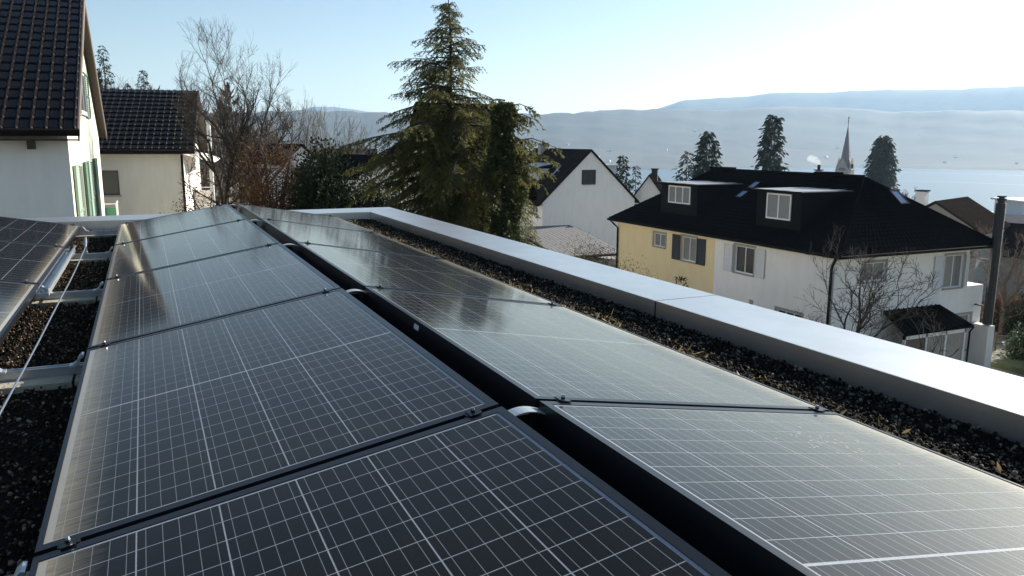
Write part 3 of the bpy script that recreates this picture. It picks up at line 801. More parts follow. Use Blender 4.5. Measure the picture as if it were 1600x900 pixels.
# hip roof
ex0, ex1, ey0, ey1 = -0.42, 9.55, -0.62, 17.75; rx = 4.6; rz_ = 8.97; ry0, ry1 = 3.0, 14.3; ez = EZ + 0.06
c = [(ex0, ey0, ez), (ex1, ey0, ez), (ex1, ey1, ez), (ex0, ey1, ez), (rx, ry0, rz_), (rx, ry1, rz_)]
mb = MB()
for f in ((0, 1, 4), (1, 2, 5, 4), (2, 3, 5), (3, 0, 4, 5)): mb.slab([c[i] for i in f], (0, 0, -0.14))
dr = mb.build("roof", m_roof_dark, dup)
mb = MB()
def course(p, q, r, s=None, rows=16, cols=44):
    tiled_slope(mb, p, q, r, s if s else r, rows, cols, 0.02)
course(c[3], c[0], c[4], c[5], 20, 60); course(c[0], c[1], c[4], None, 20, 34)
o = mb.build("tiles", m_roof_dark, dup, recalc=False); o['kind'] = 'stuff'
mb = MB()
mb.tube([(rx, ry0, rz_ + 0.03), (rx, ry1, rz_ + 0.03)], 0.11, 6); mb.build("ridge_cap", m_roof_dark, dup)
for q in (c[1], c[0]):
    mb = MB(); mb.tube([(rx, ry0, rz_ + 0.02), (q[0], q[1], q[2] + 0.02)], 0.065, 6); mb.build("hip_cap", mat("hip_tiles", (0.007, 0.007, 0.007), 1.0, spec=0.0), dup)
# gutters
for a, b_ in (((ex0 - 0.07, ey1, ez - 0.1), (ex0 - 0.07, ey0 - 0.07, ez - 0.1)), ((ex0 - 0.07, ey0 - 0.07, ez - 0.1), (ex1, ey0 - 0.07, ez - 0.1))):
    pipe(dup, [a, b_], 0.07, "gutter")
mb = MB(); mb.box(-0.40, -0.002, -0.55, 17.7, EZ - 0.16, EZ - 0.1); mb.box(-0.002, 9.7, -0.55, -0.002, EZ - 0.16, EZ - 0.1); mb.build("soffit", m_cream, dup)
pipe(dup, [(ex0 - 0.05, ey0 + 0.15, ez - 0.12), (-0.3, -0.15, ez - 0.45), (-0.09, 0.12, ez - 0.7), (-0.09, 0.12, -0.3)], 0.06)
pipe(dup, [(ex0 - 0.05, 17.5, ez - 0.12), (-0.3, 17.35, ez - 0.35), (-0.09, 17.2, ez - 0.6), (-0.09, 17.2, -0.3)], 0.055)
# dormers
slope_x = (rz_ - ez) / (rx - ex0)
def dormer(y0, y1, x0, ztop, win, cols):
    """flat-roofed box dormer; front at x0; y0<y1"""
    zb = ez + slope_x * (x0 - ex0) - 0.05; xb = min(rx + 0.3, ex0 + (ztop - ez) / slope_x + 0.25)
    d = MB(); d.box(x0, xb, y0, y1, zb, ztop - 0.1); body = d.build("dormer", mat("dark_slate_cladding", (0.008, 0.008, 0.0085), 0.8, 0.3, 8, spec=0.1), dup)
    k = 7; w = (y1 - y0 + 0.36) / k
    for i in range(k):
        s = MB(); s.box(x0 - 0.22, xb + 0.25, y0 - 0.18 + i * w + 0.012, y0 - 0.18 + (i + 1) * w - 0.012, ztop - 0.098, ztop - 0.06 + (0.012 if i % 2 else 0)); s.build("roof_sheet", m_zinc if i % 2 else mat("weathered_sheet", (0.16, 0.15, 0.14), 0.5, 0.2, 3, metal=0.4), body)
    f = MB(); f.box(x0 - 0.25, x0 - 0.222, y0 - 0.2, y1 + 0.2, ztop - 0.17, ztop - 0.055); f.build("fascia", m_gutter, body)
    P = Vector((x0, y1, 0)); U = Vector((0, -1, 0)); N = Vector((-1, 0, 0))
    a, b_, z0, z1 = win
    window(dup, P, U, N, y1 - b_, y1 - a, z0, z1, depth=-0.03, cols=cols, gm=m_curtain, sill=False, fw=0.07)
    mb = MB(); mb.obox(P, U, N, y1 - b_ - 0.02, y1 - a + 0.02, 0.002, 0.029, z0 - 0.02, z1 + 0.02); mb.build("window_back", m_shut_dark, body)
dormer(10.4, 13.75, 0.62, 8.42, (10.95, 12.95, 7.23, 8.2), 3)
dormer(2.8, 5.75, 0.62, 8.46, (3.4, 5.0, 7.03, 8.24), 2)
sB = Vector((rx - ex0, 0, rz_ - ez)).normalized()
def on_front(x, y): return Vector((x, y, ez + slope_x * (x - ex0)))
skylight(dup, on_front(2.62, 9.15) + Vector((0, 0, 0.03)), (0, 1, 0), sB, 0.55, 0.72); skylight(dup, on_front(3.42, 9.15) + Vector((0, 0, 0.03)), (0, 1, 0), sB, 0.55, 0.72)
sr = Vector((0, ry0 - ey0, rz_ - ez)).normalized()
skylight(dup, Vector((5.65, 1.85, ez + (1.85 - ey0) / (ry0 - ey0) * (rz_ - ez) + 0.03)), (1, 0, 0), sr, 0.6, 0.95)
chimney(dup, 4.7, 5.3, 8.4, 9.06, 0.35, 0.5); chimney(dup, 4.7, 13.4, 8.4, 9.06, 0.4, 0.55)
pipe(dup, [(4.7, 13.6, 9.2), (4.7, 13.6, 9.7)], 0.012, "antenna", m_alu)
# flue pipe on its white pier in front of the right corner
fx, fy = 9.2, -0.75
pipe(dup, [(fx, fy, 2.2), (fx, fy, 7.9)], 0.215, "flue", m_flue)
mb = MB(); mb.tube([(fx, fy, 7.902), (fx, fy, 8.0), (fx, fy, 8.02), (fx, fy, 8.12)], [0.15, 0.15, 0.2, 0.2], 12); mb.tube([(fx, fy, 8.16), (fx, fy, 8.24)], 0.19, 12); mb.tube([(fx, fy, 8.1), (fx, fy, 8.2)], 0.12, 8); mb.build("flue_cap", m_flue, dup)
mb = MB(); mb.box(fx - 0.23, fx + 0.23, fy - 0.22, fy + 0.7, -0.8, 2.15); mb.build("flue_pier", m_offwhite, dup)
for zz in (3.0, 5.2):
    mb = MB(); mb.box(fx - 0.04, fx + 0.04, fy + 0.25, fy + 0.74, zz, zz + 0.06); mb.build("flue_bracket", m_flue, dup)
# entrance porch
porch = MB(); porch.slab([(2.75, -1.55, 2.42), (7.1, -1.55, 2.42), (6.75, 0.0, 3.12), (3.1, 0.0, 3.12)], (0, 0, 0.1)); po = porch.build("porch_roof", m_roof_dark, dup)
for i in range(12):
    s = MB(); xa = 2.78 + i * 0.355; s.slab([(xa, -1.56, 2.53), (xa + 0.05, -1.56, 2.53), (3.12 + i * 0.30 + 0.05, -0.01, 3.23), (3.12 + i * 0.30, -0.01, 3.23)], (0, 0, 0.035)); s.build("roof_batten", m_roof_dark, po)
mb = MB()
for xa in (2.95, 4.3, 5.55, 6.8): mb.box(xa - 0.05, xa + 0.05, -1.38, -1.28, -0.5, 2.42)
mb.box(2.9, 6.85, -1.38, -1.28, 2.2, 2.41); mb.box(3.0, 6.75, -1.375, -1.285, 0.75, 0.85); mb.box(2.9, 6.85, -1.36, -1.30, -0.5, 0.75); mb.box(6.75, 6.85, -1.28, -0.002, -0.5, 0.9); mb.box(6.75, 6.85, -1.28, -0.002, 2.1, 2.5)
pf = mb.build("porch_frame", m_winframe, dup)
for a, b_ in ((3.0, 4.25), (4.35, 5.5), (5.6, 6.75)):
    g = MB(); g.box(a, b_, -1.34, -1.32, 0.85, 2.2); g.build("pane", m_curtain if a > 4 else m_glass, pf)
pipe(dup, [(7.05, -1.58, 2.45), (7.0, -1.45, 2.2), (7.0, -1.45, -0.4)], 0.04)

# ------------------------------------------------------------------ left white house with green shutters (tiles built one by one)
rzL = R(-0.2)
OL = Vector((-2.37, 20.66, -4.6))
hl = thing("white_house", "tall white house at left with steep brown tiled roof and green shutters", "house", OL, rzL)
WL, DL, EL, RL = 12.0, 14.36, 5.63, 9.52
G0 = Vector((0, 0, 0)); UG, NG = Vector((0, 1, 0)), Vector((1, 0, 0))
mb = MB(); wall_face(mb, (-WL, 0, 0), (1, 0, 0), (0, -1, 0), WL, -1, EL)
mb.build("wall", m_white, hl, label="shaded white wall facing the solar roof")
mb = MB(); hg = [(2.1, 4.0, 2.3, 4.5), (7.0, 8.9, 2.3, 4.5)]
wall_face(mb, G0, UG, NG, DL, -1, EL, hg); mb.poly([(0, 0, EL), (0, DL, EL), (0, DL / 2, RL)])
mb.poly([(-WL, DL, -1), (0, DL, -1), (0, DL, EL), (-WL, DL, EL)]); mb.poly([(-WL, 0, -1), (-WL, DL, -1), (-WL, DL, EL), (-WL, DL / 2, RL), (-WL, 0, EL)])
mb.build("wall", m_cream, hl, label="sunlit cream gable wall")
for h_ in hg: window(hl, G0, UG, NG, *h_, cols=3)
for (a, b_, st) in ((0.5, 2.0, 0), (4.1, 5.4, 1), (5.6, 6.9, 0), (9.0, 10.4, 1)):
    shutter(hl, G0, UG, NG, a, b_, 2.2, 4.6, m_greenpale if st == 0 else m_green, 0.03, 0.085)
window(hl, G0 + Vector((0.004, 0, 0)), UG, NG, 4.8, 7.4, 6.05, 7.3, depth=-0.012, cols=2)
for (a, b_) in ((3.1, 4.7), (7.5, 9.4)):
    shutter(hl, G0, UG, NG, a, b_, 5.95, 7.25 if a < 4 else 7.4, m_greenpale if a < 4 else m_green, 0.03, 0.075)
slL = (RL - EL) / (DL / 2)
ovl, og = 0.57, 0.26
kz = EL - ovl * slL
def rl_pt(x, t, back=False):
    y = -ovl + t * (DL / 2 + ovl)
    z = kz + t * (RL - kz)
    return Vector((x, DL - y if back else y, z))
mb = MB(); mb.slab([rl_pt(-WL, 0), rl_pt(og, 0), rl_pt(og, 1), rl_pt(-WL, 1)], (0, 0, 0.12)); mb.slab([rl_pt(-WL, 0, True), rl_pt(og, 0, True), rl_pt(og, 1, True), rl_pt(-WL, 1, True)], (0, 0, 0.12))
roofL = mb.build("roof", m_wood, hl)
slope_len = (rl_pt(0, 1) - rl_pt(0, 0)).length; n_rows = 17; TW = 0.30
ex = slope_len / n_rows
def tile_mesh():
    mb = MB(); L = ex * 1.12
    prof = [(0, 0.0), (0.02, 0.012), (0.19, 0.006), (0.215, 0.036), (0.24, 0.058), (0.256, 0.054), (0.276, 0.028), (TW - 0.001, 0.0)]
    rows_ = [[(x, -0.02, z * 0.25 + 0.018) for x, z in prof], [(x, -0.02, z * 0.45 + 0.030) for x, z in prof], [(x, 0.004, z * 0.42 + 0.040) for x, z in prof],
             [(x, 0.042, z + 0.043) for x, z in prof], [(x, L, z + 0.012) for x, z in prof]]
    n = len(prof); mb.v = [v for r_w in rows_ for v in r_w]
    for k in range(len(rows_) - 1):
        for i in range(n - 1): mb.f.append((k * n + i, k * n + i + 1, (k + 1) * n + i + 1, (k + 1) * n + i))
    return mb.mesh("tile", m_tile, recalc=False)
me_tile = tile_mesh()
ang = math.atan2(RL - kz, DL / 2 + ovl)
cols_ind = 15
for r in range(n_rows):
    for cidx in range(cols_ind):
        p = rl_pt(og - (cidx + 1) * TW, r / n_rows) + Vector((0, 0, 0.125))
        link_mesh("tile", me_tile, roofL, loc=p, rot=(ang, 0, 0))
mb = MB(); src = [v.co.copy() for v in me_tile.vertices]; fs = [tuple(p.vertices) for p in me_tile.polygons]
Rt = Matrix.Rotation(ang, 4, 'X')
for r in range(n_rows):
    for cidx in range(cols_ind, 42):
        p = rl_pt(og - (cidx + 1) * TW, r / n_rows) + Vector((0, 0, 0.125)); mb.add([Rt @ v + p for v in src], fs)
o = mb.build("tiles_beyond", m_tile, roofL, recalc=False); o['kind'] = 'stuff'
for back in (False, True):
    mb = MB(); a, b_ = rl_pt(og + 0.001, 0, back), rl_pt(og + 0.001, 1, back); mb.slab([a + Vector((0, 0, 0.19)), b_ + Vector((0, 0, 0.19)), b_ + Vector((0, 0, -0.12)), a + Vector((0, 0, -0.12))], (0.035, 0, 0)); mb.build("barge_board", m_fascia, hl)
pipe(hl, [rl_pt(-WL, 0) + Vector((0, -0.07, 0.08)), rl_pt(og + 0.05, 0) + Vector((0, -0.07, 0.08))], 0.085, "gutter")
pipe(hl, [rl_pt(-WL, 0, True) + Vector((0, 0.07, 0.08)), rl_pt(og + 0.05, 0, True) + Vector((0, 0.07, 0.08))], 0.075, "gutter")
for i in range(7):
    mb = MB(); x = -0.75 - i * 1.15; mb.box(x - 0.07, x + 0.07, -0.42, -0.003, EL - 0.62, EL - 0.42); mb.build("rafter_end", m_wood, hl)
mb = MB(); mb.box(-WL, og - 0.002, -0.5, -0.001, EL - 0.42, EL - 0.38); mb.build("soffit", m_wood, hl)
# balcony behind the gable
mb = MB(); mb.box(-0.3, 0.45, DL + 0.002, DL + 1.7, 1.75, 1.9); bal = mb.build("balcony", m_winframe, hl)
mb = MB(); mb.box(0.38, 0.41, DL + 0.02, DL + 1.65, 1.91, 2.5); mb.box(-0.2, 0.38, DL + 0.02, DL + 0.05, 1.91, 2.5); mb.build("balcony_cloth", m_greencloth, bal)
mb = MB(); mb.tube([(-0.2, DL + 0.03, 2.65), (0.43, DL + 0.03, 2.65), (0.43, DL + 1.65, 2.65)], 0.03, 6)
for yy in (0.03, 0.55, 1.1, 1.62): mb.tube([(0.43, DL + yy, 1.9), (0.43, DL + yy, 2.65)], 0.018, 6)
mb.build("railing", m_winframe, bal)

# ------------------------------------------------------------------ second house at left
O2 = Vector((-7.9, 39.3, -6.5)); rz2 = R(-7)
wh2 = 8.9
h2, F2, S2 = gable_house("grey_white_house", "lower white house behind the tall one, with brown tiled roof and sunlit side wall", O2, rz2, wh2, 10.8, 6.8, 9.5, 0.45, 0.55, m_offwhite, m_wood, 'x', -1, 14, 34,
                         holes={'-y': [(4.75, 6.15, 4.7, 5.8)]}, tm=m_tile, th=0.1)
P, U, N, L = F2['-y']
window(h2, P, U, N, 4.75, 6.15, 4.7, 5.8, cols=2, fm=m_shut_dark)
pipe(h2, [(wh2 - 0.06, -0.08, 6.5), (wh2 - 0.06, -0.08, -0.5)], 0.05); pipe(h2, [(-0.5, -0.52, 6.6), (wh2 + 0.55, -0.52, 6.6)], 0.075, "gutter")
mb = MB(); mb.slab([(wh2 + 0.003, -0.3, 6.62), (wh2 + 1.25, 1.2, 6.2), (wh2 + 1.25, 8, 6.2), (wh2 + 0.003, 8, 6.62)], (0, 0, -0.1)); mb.build("canopy", m_offwhite, h2)
mb = MB(); mb.box(wh2 + 0.004, wh2 + 0.85, 4.6, 8.5, 3.6, 3.75); b2 = mb.build("balcony", m_offwhite, h2)
mb = MB(); mb.box(wh2 + 0.80, wh2 + 0.85, 4.6, 8.5, 3.752, 4.6); mb.box(wh2 + 0.004, wh2 + 0.80, 4.6, 4.65, 3.752, 4.6); mb.build("balcony_panel", m_offwhite, b2)
mb = MB(); mb.tube([(wh2 + 0.02, 4.62, 4.75), (wh2 + 0.83, 4.62, 4.75), (wh2 + 0.83, 8.4, 4.75)], 0.025, 6); mb.build("railing", m_winframe, b2)

# ------------------------------------------------------------------ white gable house in the middle distance
h3, F3, S3 = gable_house("gable_house", "white gabled house with small black-shuttered attic window and brown roof", (31.4, 62, -11.6), 0, 9.7, 11.5, 6.95, 11.4, 0.45, 0.18, m_white, m_roof_brown, 'y', -1, 0, 0,
                         holes={'-x': [(11.5 - 2.2, 11.5 - 1.1, 5.9, 6.75), (11.5 - 4.9, 11.5 - 3.6, 5.9, 6.75)], '-y': [(2.0, 3.9, 3.45, 4.4)]})
P, U, N, L = F3['-x']
for a, b_ in ((9.3, 10.4), (6.6, 7.9)): window(h3, P, U, N, a, b_, 5.9, 6.75, cols=2, trim=m_greyframe)
P, U, N, L = F3['-y']
window(h3, P, U, N, 2.0, 3.9, 3.45, 4.4, cols=3, trim=m_winframe)
window(h3, P + Vector((0, -0.002, 0)), U, N, 4.05, 5.3, 8.45, 9.65, depth=-0.012, cols=2, fm=m_shut_dark, gm=m_shut_dark, sill=True, trim=m_shut_dark)
s1, s2, sl3, th3 = S3
# dormer with white cheek on the left slope
mb = MB(); mb.box(0.35, 3.6, 4.2, 8.0, 7.6, 9.75); d3 = mb.build("dormer", m_white, h3)
mb = MB(); mb.slab([(-0.05, 3.9, 9.5), (3.9, 3.9, 10.15), (3.9, 8.3, 10.15), (-0.05, 8.3, 9.5)], (0, 0, 0.16)); mb.build("dormer_roof", m_roof_brown, d3)
for i in range(4):
    s = MB(); s.slab([(0.1, 4.1 + i, 9.7), (3.6, 4.1 + i, 10.27), (3.6, 5.0 + i, 10.27), (0.1, 5.0 + i, 9.7)], (0, 0, 0.02)); s.build("roof_sheet", m_zinc, d3)
window(h3, Vector((0.35, 8.0, 0)), (0, -1, 0), (-1, 0, 0), 0.8, 3.0, 8.4, 9.35, depth=-0.012, cols=3)
b3 = Vector((4.85, 0, 4.45)).normalized()
skylight(h3, Vector((2.55, 2.3, 6.95 + 2.55 * 4.45 / 4.85 + 0.26)), (0, 1, 0), b3, 0.55, 1.3, m_skyglass)
chimney(h3, 4.4, 9.0, 10.6, 12.0, 0.3, 0.3, m_greyframe)
pipe(h3, [(10.15, -0.1, 6.4), (10.15, 11.6, 6.4)], 0.06, "gutter")
mb = MB(); mb.box(9.2, 10.6, 5, 8, 8.2, 9.9); d4 = mb.build("dormer", m_white, h3)
mb = MB(); mb.box(7.8, 10.8, 4.8, 8.2, 9.902, 10.05); mb.build("dormer_roof", m_zinc, d4)
# lean-to terrace roof in front, with slats that can be told apart
t = thing("terrace_roof", "low shed roof with sunlit slats in front of the white gabled house", "shed", (27.0, 50.5, -12.6))
mb = MB(); mb.box(0, 5.6, 0.2, 7.5, 0, 4.3); mb.build("wall", m_greyframe, t)
for i in range(16):
    x = 0.0 + i * 0.36
    mb = MB(); mb.slab([(x, -0.2, 4.75), (x + 0.31, -0.2, 4.75), (x + 0.31 + 0.4, 9.6, 5.95), (x + 0.4, 9.6, 5.95)], (0, 0, 0.09)); mb.build("slat", m_terrace, t)
mb = MB(); mb.slab([(-0.1, -0.25, 4.64), (5.75, -0.25, 4.64), (6.15, 9.7, 5.84), (0.3, 9.7, 5.84)], (0, 0, 0.1)); mb.build("roof_deck", m_roof_brown, t)

# ------------------------------------------------------------------ dark-roofed house behind the conifer
h4, F4, S4 = gable_house("dark_roofed_house", "big house with dark roof half hidden behind the tall conifer", (9.75, 27.3, -6.6), R(-3), 3.3, 6.6, 5.35, 8.6, 0.45, 0.3, m_white, m_roof_dark, 'x', -1, 12, 20,
                         holes={'-y': [(0.4, 1.4, 3.3, 4.5), (1.9, 2.9, 3.3, 4.5)]}, tm=m_roof_brown)
P, U, N, L = F4['-y']
for a in (0.4, 1.9): window(h4, P, U, N, a, a + 1.0, 3.3, 4.5, cols=2)
chimney(h4, 1.2, 3.9, 7.9, 9.2, 0.3, 0.3, m_greyframe)
# small houses left of the conifer
def small_house(name, label, O, rz, w, d, e, r, axis, wm=None, rm=None, win=True, face='-y'):
    h, F, S = gable_house(name, label, O, rz, w, d, e, r, 0.35, 0.3, wm, rm, axis, -2)
    if win:
        P, U, N, L = F[face]
        for a in (0.25, 0.65):
            window(h, Vector(P), U, N, L * a, L * a + 1.0, e - 1.5, e - 0.4, depth=-0.012, cols=2)
    return h, F
small_house("garden_house", "small white gabled house with dark roof beyond the brown bushes", (9.9, 67, -7.5), R(12), 3.0, 7, 6.4, 7.7, 'y')
small_house("long_roofed_house", "long low dark-roofed house between bare trees and conifer", (12.8, 70.5, -9), R(-14), 5.5, 8, 6.5, 8.75, 'x', m_offwhite)
small_house("pale_gabled_house", "pale gabled house half hidden by the conifer's left side", (13.7, 57.5, -9.2), R(10), 3.4, 7, 7.2, 8.6, 'y', m_offwhite)
h6, F6 = small_house("little_gabled_house", "little house with dark roof and triangular gable behind the yellow half", (41.6, 63.3, -12), R(-38), 3.2, 9, 7.2, 9.45, 'y', m_white)
chimney(h6, 1.9, 3.5, 8.6, 10.0, 0.3, 0.3, m_flue)
h7, F7 = small_house("neighbour_house", "brown-roofed house with white chimney behind the black hipped roof's right end", (56.8, 38.5, -13.9), R(20), 7.5, 6.5, 7.9, 9.9, 'x', m_greyframe, m_roof_brown)
chimney(h7, 0.9, 4.6, 8.6, 10.75, 0.42, 0.36, m_white, m_roof_brown)
h7b, _ = small_house("lower_neighbour_house", "lower brown-roofed wing beside the white-chimney house", (62.5, 37.5, -15.4), R(20), 5.5, 7.5, 7.3, 9.4, 'y', m_greyframe, m_roof_brown)
# modern white building
t = thing("modern_building", "white flat-roofed modern building beyond the flue, near the lake", "building", (120.5, 78.5, -19), R(-25))
mb = MB(); mb.box(0, 16, 0, 10, -3, 8.2); mb.build("wall", m_modern, t)
mb = MB(); mb.box(3, 13, 1.5, 9, 8.2, 10.6); mb.build("penthouse", m_modern, t)
mb = MB(); mb.box(-0.5, 16.5, -0.5, 10.5, 8.202, 8.5); mb.build("roof_slab", m_steel, t)
mb = MB(); mb.box(2.5, 13.5, 1.0, 9.5, 10.602, 10.9); mb.build("roof_slab", m_steel, t)
for i in range(5):
    for z in (1.0, 4.6):
        window(t, Vector((0, 0, 0)), (1, 0, 0), (0, -1, 0), 1.0 + i * 3.0, 3.0 + i * 3.0, z, z + 2.2, depth=-0.01, cols=2, sill=False, fm=m_greyframe)
small_house("grey_roofed_house", "grey-roofed house at the right edge, below the modern building", (88, 56.5, -17.5), R(-20), 9, 10, 6.5, 9.6, 'x', m_white, mat("grey_roof", (0.10, 0.10, 0.11), 0.7, 0.2, 2))
small_house("roadside_house", "small white house at the right edge behind bare trees", (66, 36.5, -14), R(-25), 6, 8, 5.2, 7.4, 'x', m_white, m_roof_dark)
# church
t = thing("church", "distant church with pointed grey spire rising over the roof ridge", "church", (255.4, 236.8, -36), R(20))
mb = MB(); mb.box(-2.7, 2.7, -2.7, 2.7, -4, 26.0); mb.build("tower", m_stone, t)
mb = MB()
for a in range(4):
    ca, sa = math.cos(a * math.pi / 2), math.sin(a * math.pi / 2)
    rot = lambda x, y, z: (x * ca - y * sa, x * sa + y * ca, z)
    mb.slab([rot(-2.72, -2.75, 26.0), rot(2.72, -2.75, 26.0), rot(0, -2.75, 31.0)], rot(0, 0.2, 0))
mb.build("gable", m_stone, t)
mb = MB(); nseg = 8; base = [(3.3 * math.cos(2 * math.pi * (k + 0.5) / nseg), 3.3 * math.sin(2 * math.pi * (k + 0.5) / nseg), 26.0) for k in range(nseg)]
mid = [(1.75 * math.cos(2 * math.pi * (k + 0.5) / nseg), 1.75 * math.sin(2 * math.pi * (k + 0.5) / nseg), 31.0) for k in range(nseg)]
mb.add(base + mid + [(0, 0, 44.0)], [(k, (k + 1) % nseg, nseg + (k + 1) % nseg, nseg + k) for k in range(nseg)] + [(nseg + k, nseg + (k + 1) % nseg, 2 * nseg) for k in range(nseg)])
mb.build("spire", m_slate, t)
mb = MB(); mb.tube([(0, 0, 43.6), (0, 0, 46.6)], 0.14, 6); mb.box(-0.7, 0.7, -0.1, 0.1, 45.2, 45.45); mb.tube([(0, 0, 46.4), (0, 0, 46.9)], 0.3, 6); mb.build("weathercock", m_slate, t)
# clock face on the gable
mb = MB(); mb.tube([(0, -2.76, 27.6), (0, -2.9, 27.6)], 0.95, 16); mb.build("clock_face", m_roof_dark, t)
# smoking chimney
t = thing("smoking_chimney", "distant roof chimney with white smoke, left of the church spire", "chimney", (127.5, 124.6, -20))
mb = MB(); mb.box(-0.45, 0.45, -0.45, 0.45, 0, 15.0); mb.build("stack", m_greyframe, t)
mb = MB(); mb.box(-0.7, 0.7, -0.7, 0.7, 15.002, 15.2); mb.tube([(0, 0, 15.2), (0, 0, 16.2)], 0.3, 8); mb.build("cap", m_roof_brown, t)
m_smoke = bpy.data.materials.new("smoke"); m_smoke.use_nodes = True
ns, ls = m_smoke.node_tree.nodes, m_smoke.node_tree.links
ns.remove(ns["Principled BSDF"]); pvn = ns.new("ShaderNodeVolumePrincipled"); pvn.inputs["Density"].default_value = 0.22; pvn.inputs["Color"].default_value = (1, 1, 1, 1); pvn.inputs["Anisotropy"].default_value = 0.3
ls.new(pvn.outputs[0], ns["Material Output"].inputs["Volume"])
bm = bmesh.new()
for (dx, dz, s) in ((0.0, 0.2, 0.4), (-0.35, 0.75, 0.6), (-0.9, 1.15, 0.75), (-1.5, 1.3, 0.8)):
    r_m = bmesh.ops.create_icosphere(bm, subdivisions=2, radius=s)
    for v in r_m['verts']:
        v.co += Vector((dx * 0.8 + 0.05 * random.random(), -dx * 0.8, dz)) + v.co * 0.15 * random.random()
me = bpy.data.meshes.new("smoke"); bm.to_mesh(me); bm.free(); me.materials.append(m_smoke)
o = link_mesh("smoke", me, loc=(127.5, 124.6, -3.9)); tag(o, "white puff of smoke drifting from the distant chimney", "smoke", kind='stuff')

# ------------------------------------------------------------------ vegetation
def bare_tree(name, label, base, height, spread, seed, trunk_r=0.16, lean=(0, 0), levels=6, group=None, bm=None, density=1.0, fork=0.28, minr=0.006, up=0.35, crown_r=None):
    r = random.Random(seed); crown_r = crown_r or height * (0.16 + 0.34 * spread)
    t = thing(name, label, "tree", base, 0, group)
    tr, cr = MB(), MB()
    ratio = 0.79; tot = sum(ratio ** i for i in range(1, levels + 1)); L1 = height * (1 - fork) / (tot * 1.02)
    def turned(d, ang_):
        ax = Vector((r.gauss(0, 1), r.gauss(0, 1), r.gauss(0, 0.5))); ax = ax - d * ax.dot(d)
        if ax.length < 1e-3: ax = d.orthogonal()
        ax.normalize(); return (d * math.cos(ang_) + ax * math.sin(ang_)).normalized()
    def branch(p, d, L, rad, lev):
        n = 3 if lev <= levels - 2 else 2
        pts = [p.copy()]; rads = [rad]; dd = d.copy(); end = max(minr * 0.6, rad * 0.68)
        for i in range(n):
            q_ = pts[-1]; off = math.hypot(q_.x, q_.y); f_ = max(0.0, off / crown_r - 0.55) * 0.75 / max(off, 1e-3)
            dd = (dd + Vector((r.gauss(0, 0.11) - q_.x * f_ * 0.25, r.gauss(0, 0.11) - q_.y * f_ * 0.25, r.gauss(0, 0.07) + (0.05 + 0.10 * min(1.0, off / crown_r)) * up))).normalized()
            pts.append(pts[-1] + dd * (L / n)); rads.append(rad + (end - rad) * (i + 1) / n)
        cr.tube(pts, rads, 6 if lev <= 2 else (4 if lev <= 3 else 3), cap=False)
        if lev >= levels or (math.hypot(pts[-1].x, pts[-1].y) > crown_r * 1.05 and lev > 2): return
        kids = 2 + (1 if r.random() < 0.35 * density else 0)
        for i in range(kids):
            a_ = r.uniform(0.18, 0.5) * (0.6 + spread)
            branch(pts[-1], (turned(dd, a_) + Vector((0, 0, 0.10 * up))).normalized(), L * ratio * r.uniform(0.75, 1.1), end * (0.95 if i == 0 else r.uniform(0.6, 0.85)), lev + 1)
        for i in range(int(2 * density + r.random() * 0.8)):
            j = r.randrange(0, n); q = pts[j].lerp(pts[j + 1], r.random())
            branch(q, (turned(dd, r.uniform(0.6, 1.1)) + Vector((0, 0, 0.15 * up))).normalized(), L * r.uniform(0.4, 0.65), max(minr, rads[j] * 0.45), min(levels, lev + 2))
    h0 = height * fork; d0 = Vector((lean[0], lean[1], 1)).normalized()
    tp = [Vector((0, 0, -0.4)), d0 * h0 * 0.5, d0 * h0]
    tr.tube(tp, [trunk_r * 1.25, trunk_r, trunk_r * 0.9], 9)
    m0 = 3 if spread < 0.8 else 4
    for i in range(m0):
        az = 2 * math.pi * (i + r.random() * 0.6) / m0; tl = 0.16 if i == 0 else r.uniform(0.22, 0.46) * (0.4 + spread)
        branch(tp[-1], (d0 + Vector((math.cos(az), math.sin(az), 0)) * tl).normalized(), L1 * r.uniform(0.85, 1.1), trunk_r * (0.75 if i == 0 else 0.55), 1)
    for i in range(int(3 * density)):
        az = r.uniform(0, 6.28); q = d0 * h0 * r.uniform(0.55, 0.95)
        branch(q, Vector((math.cos(az), math.sin(az), 0.5)).normalized(), L1 * 0.6, trunk_r * 0.3, min(levels - 1, 3))
    bm = bm or m_bark
    tr.build("trunk", bm, t, smooth=True, recalc=False); cr.build("crown", bm, t, recalc=False)
    return t
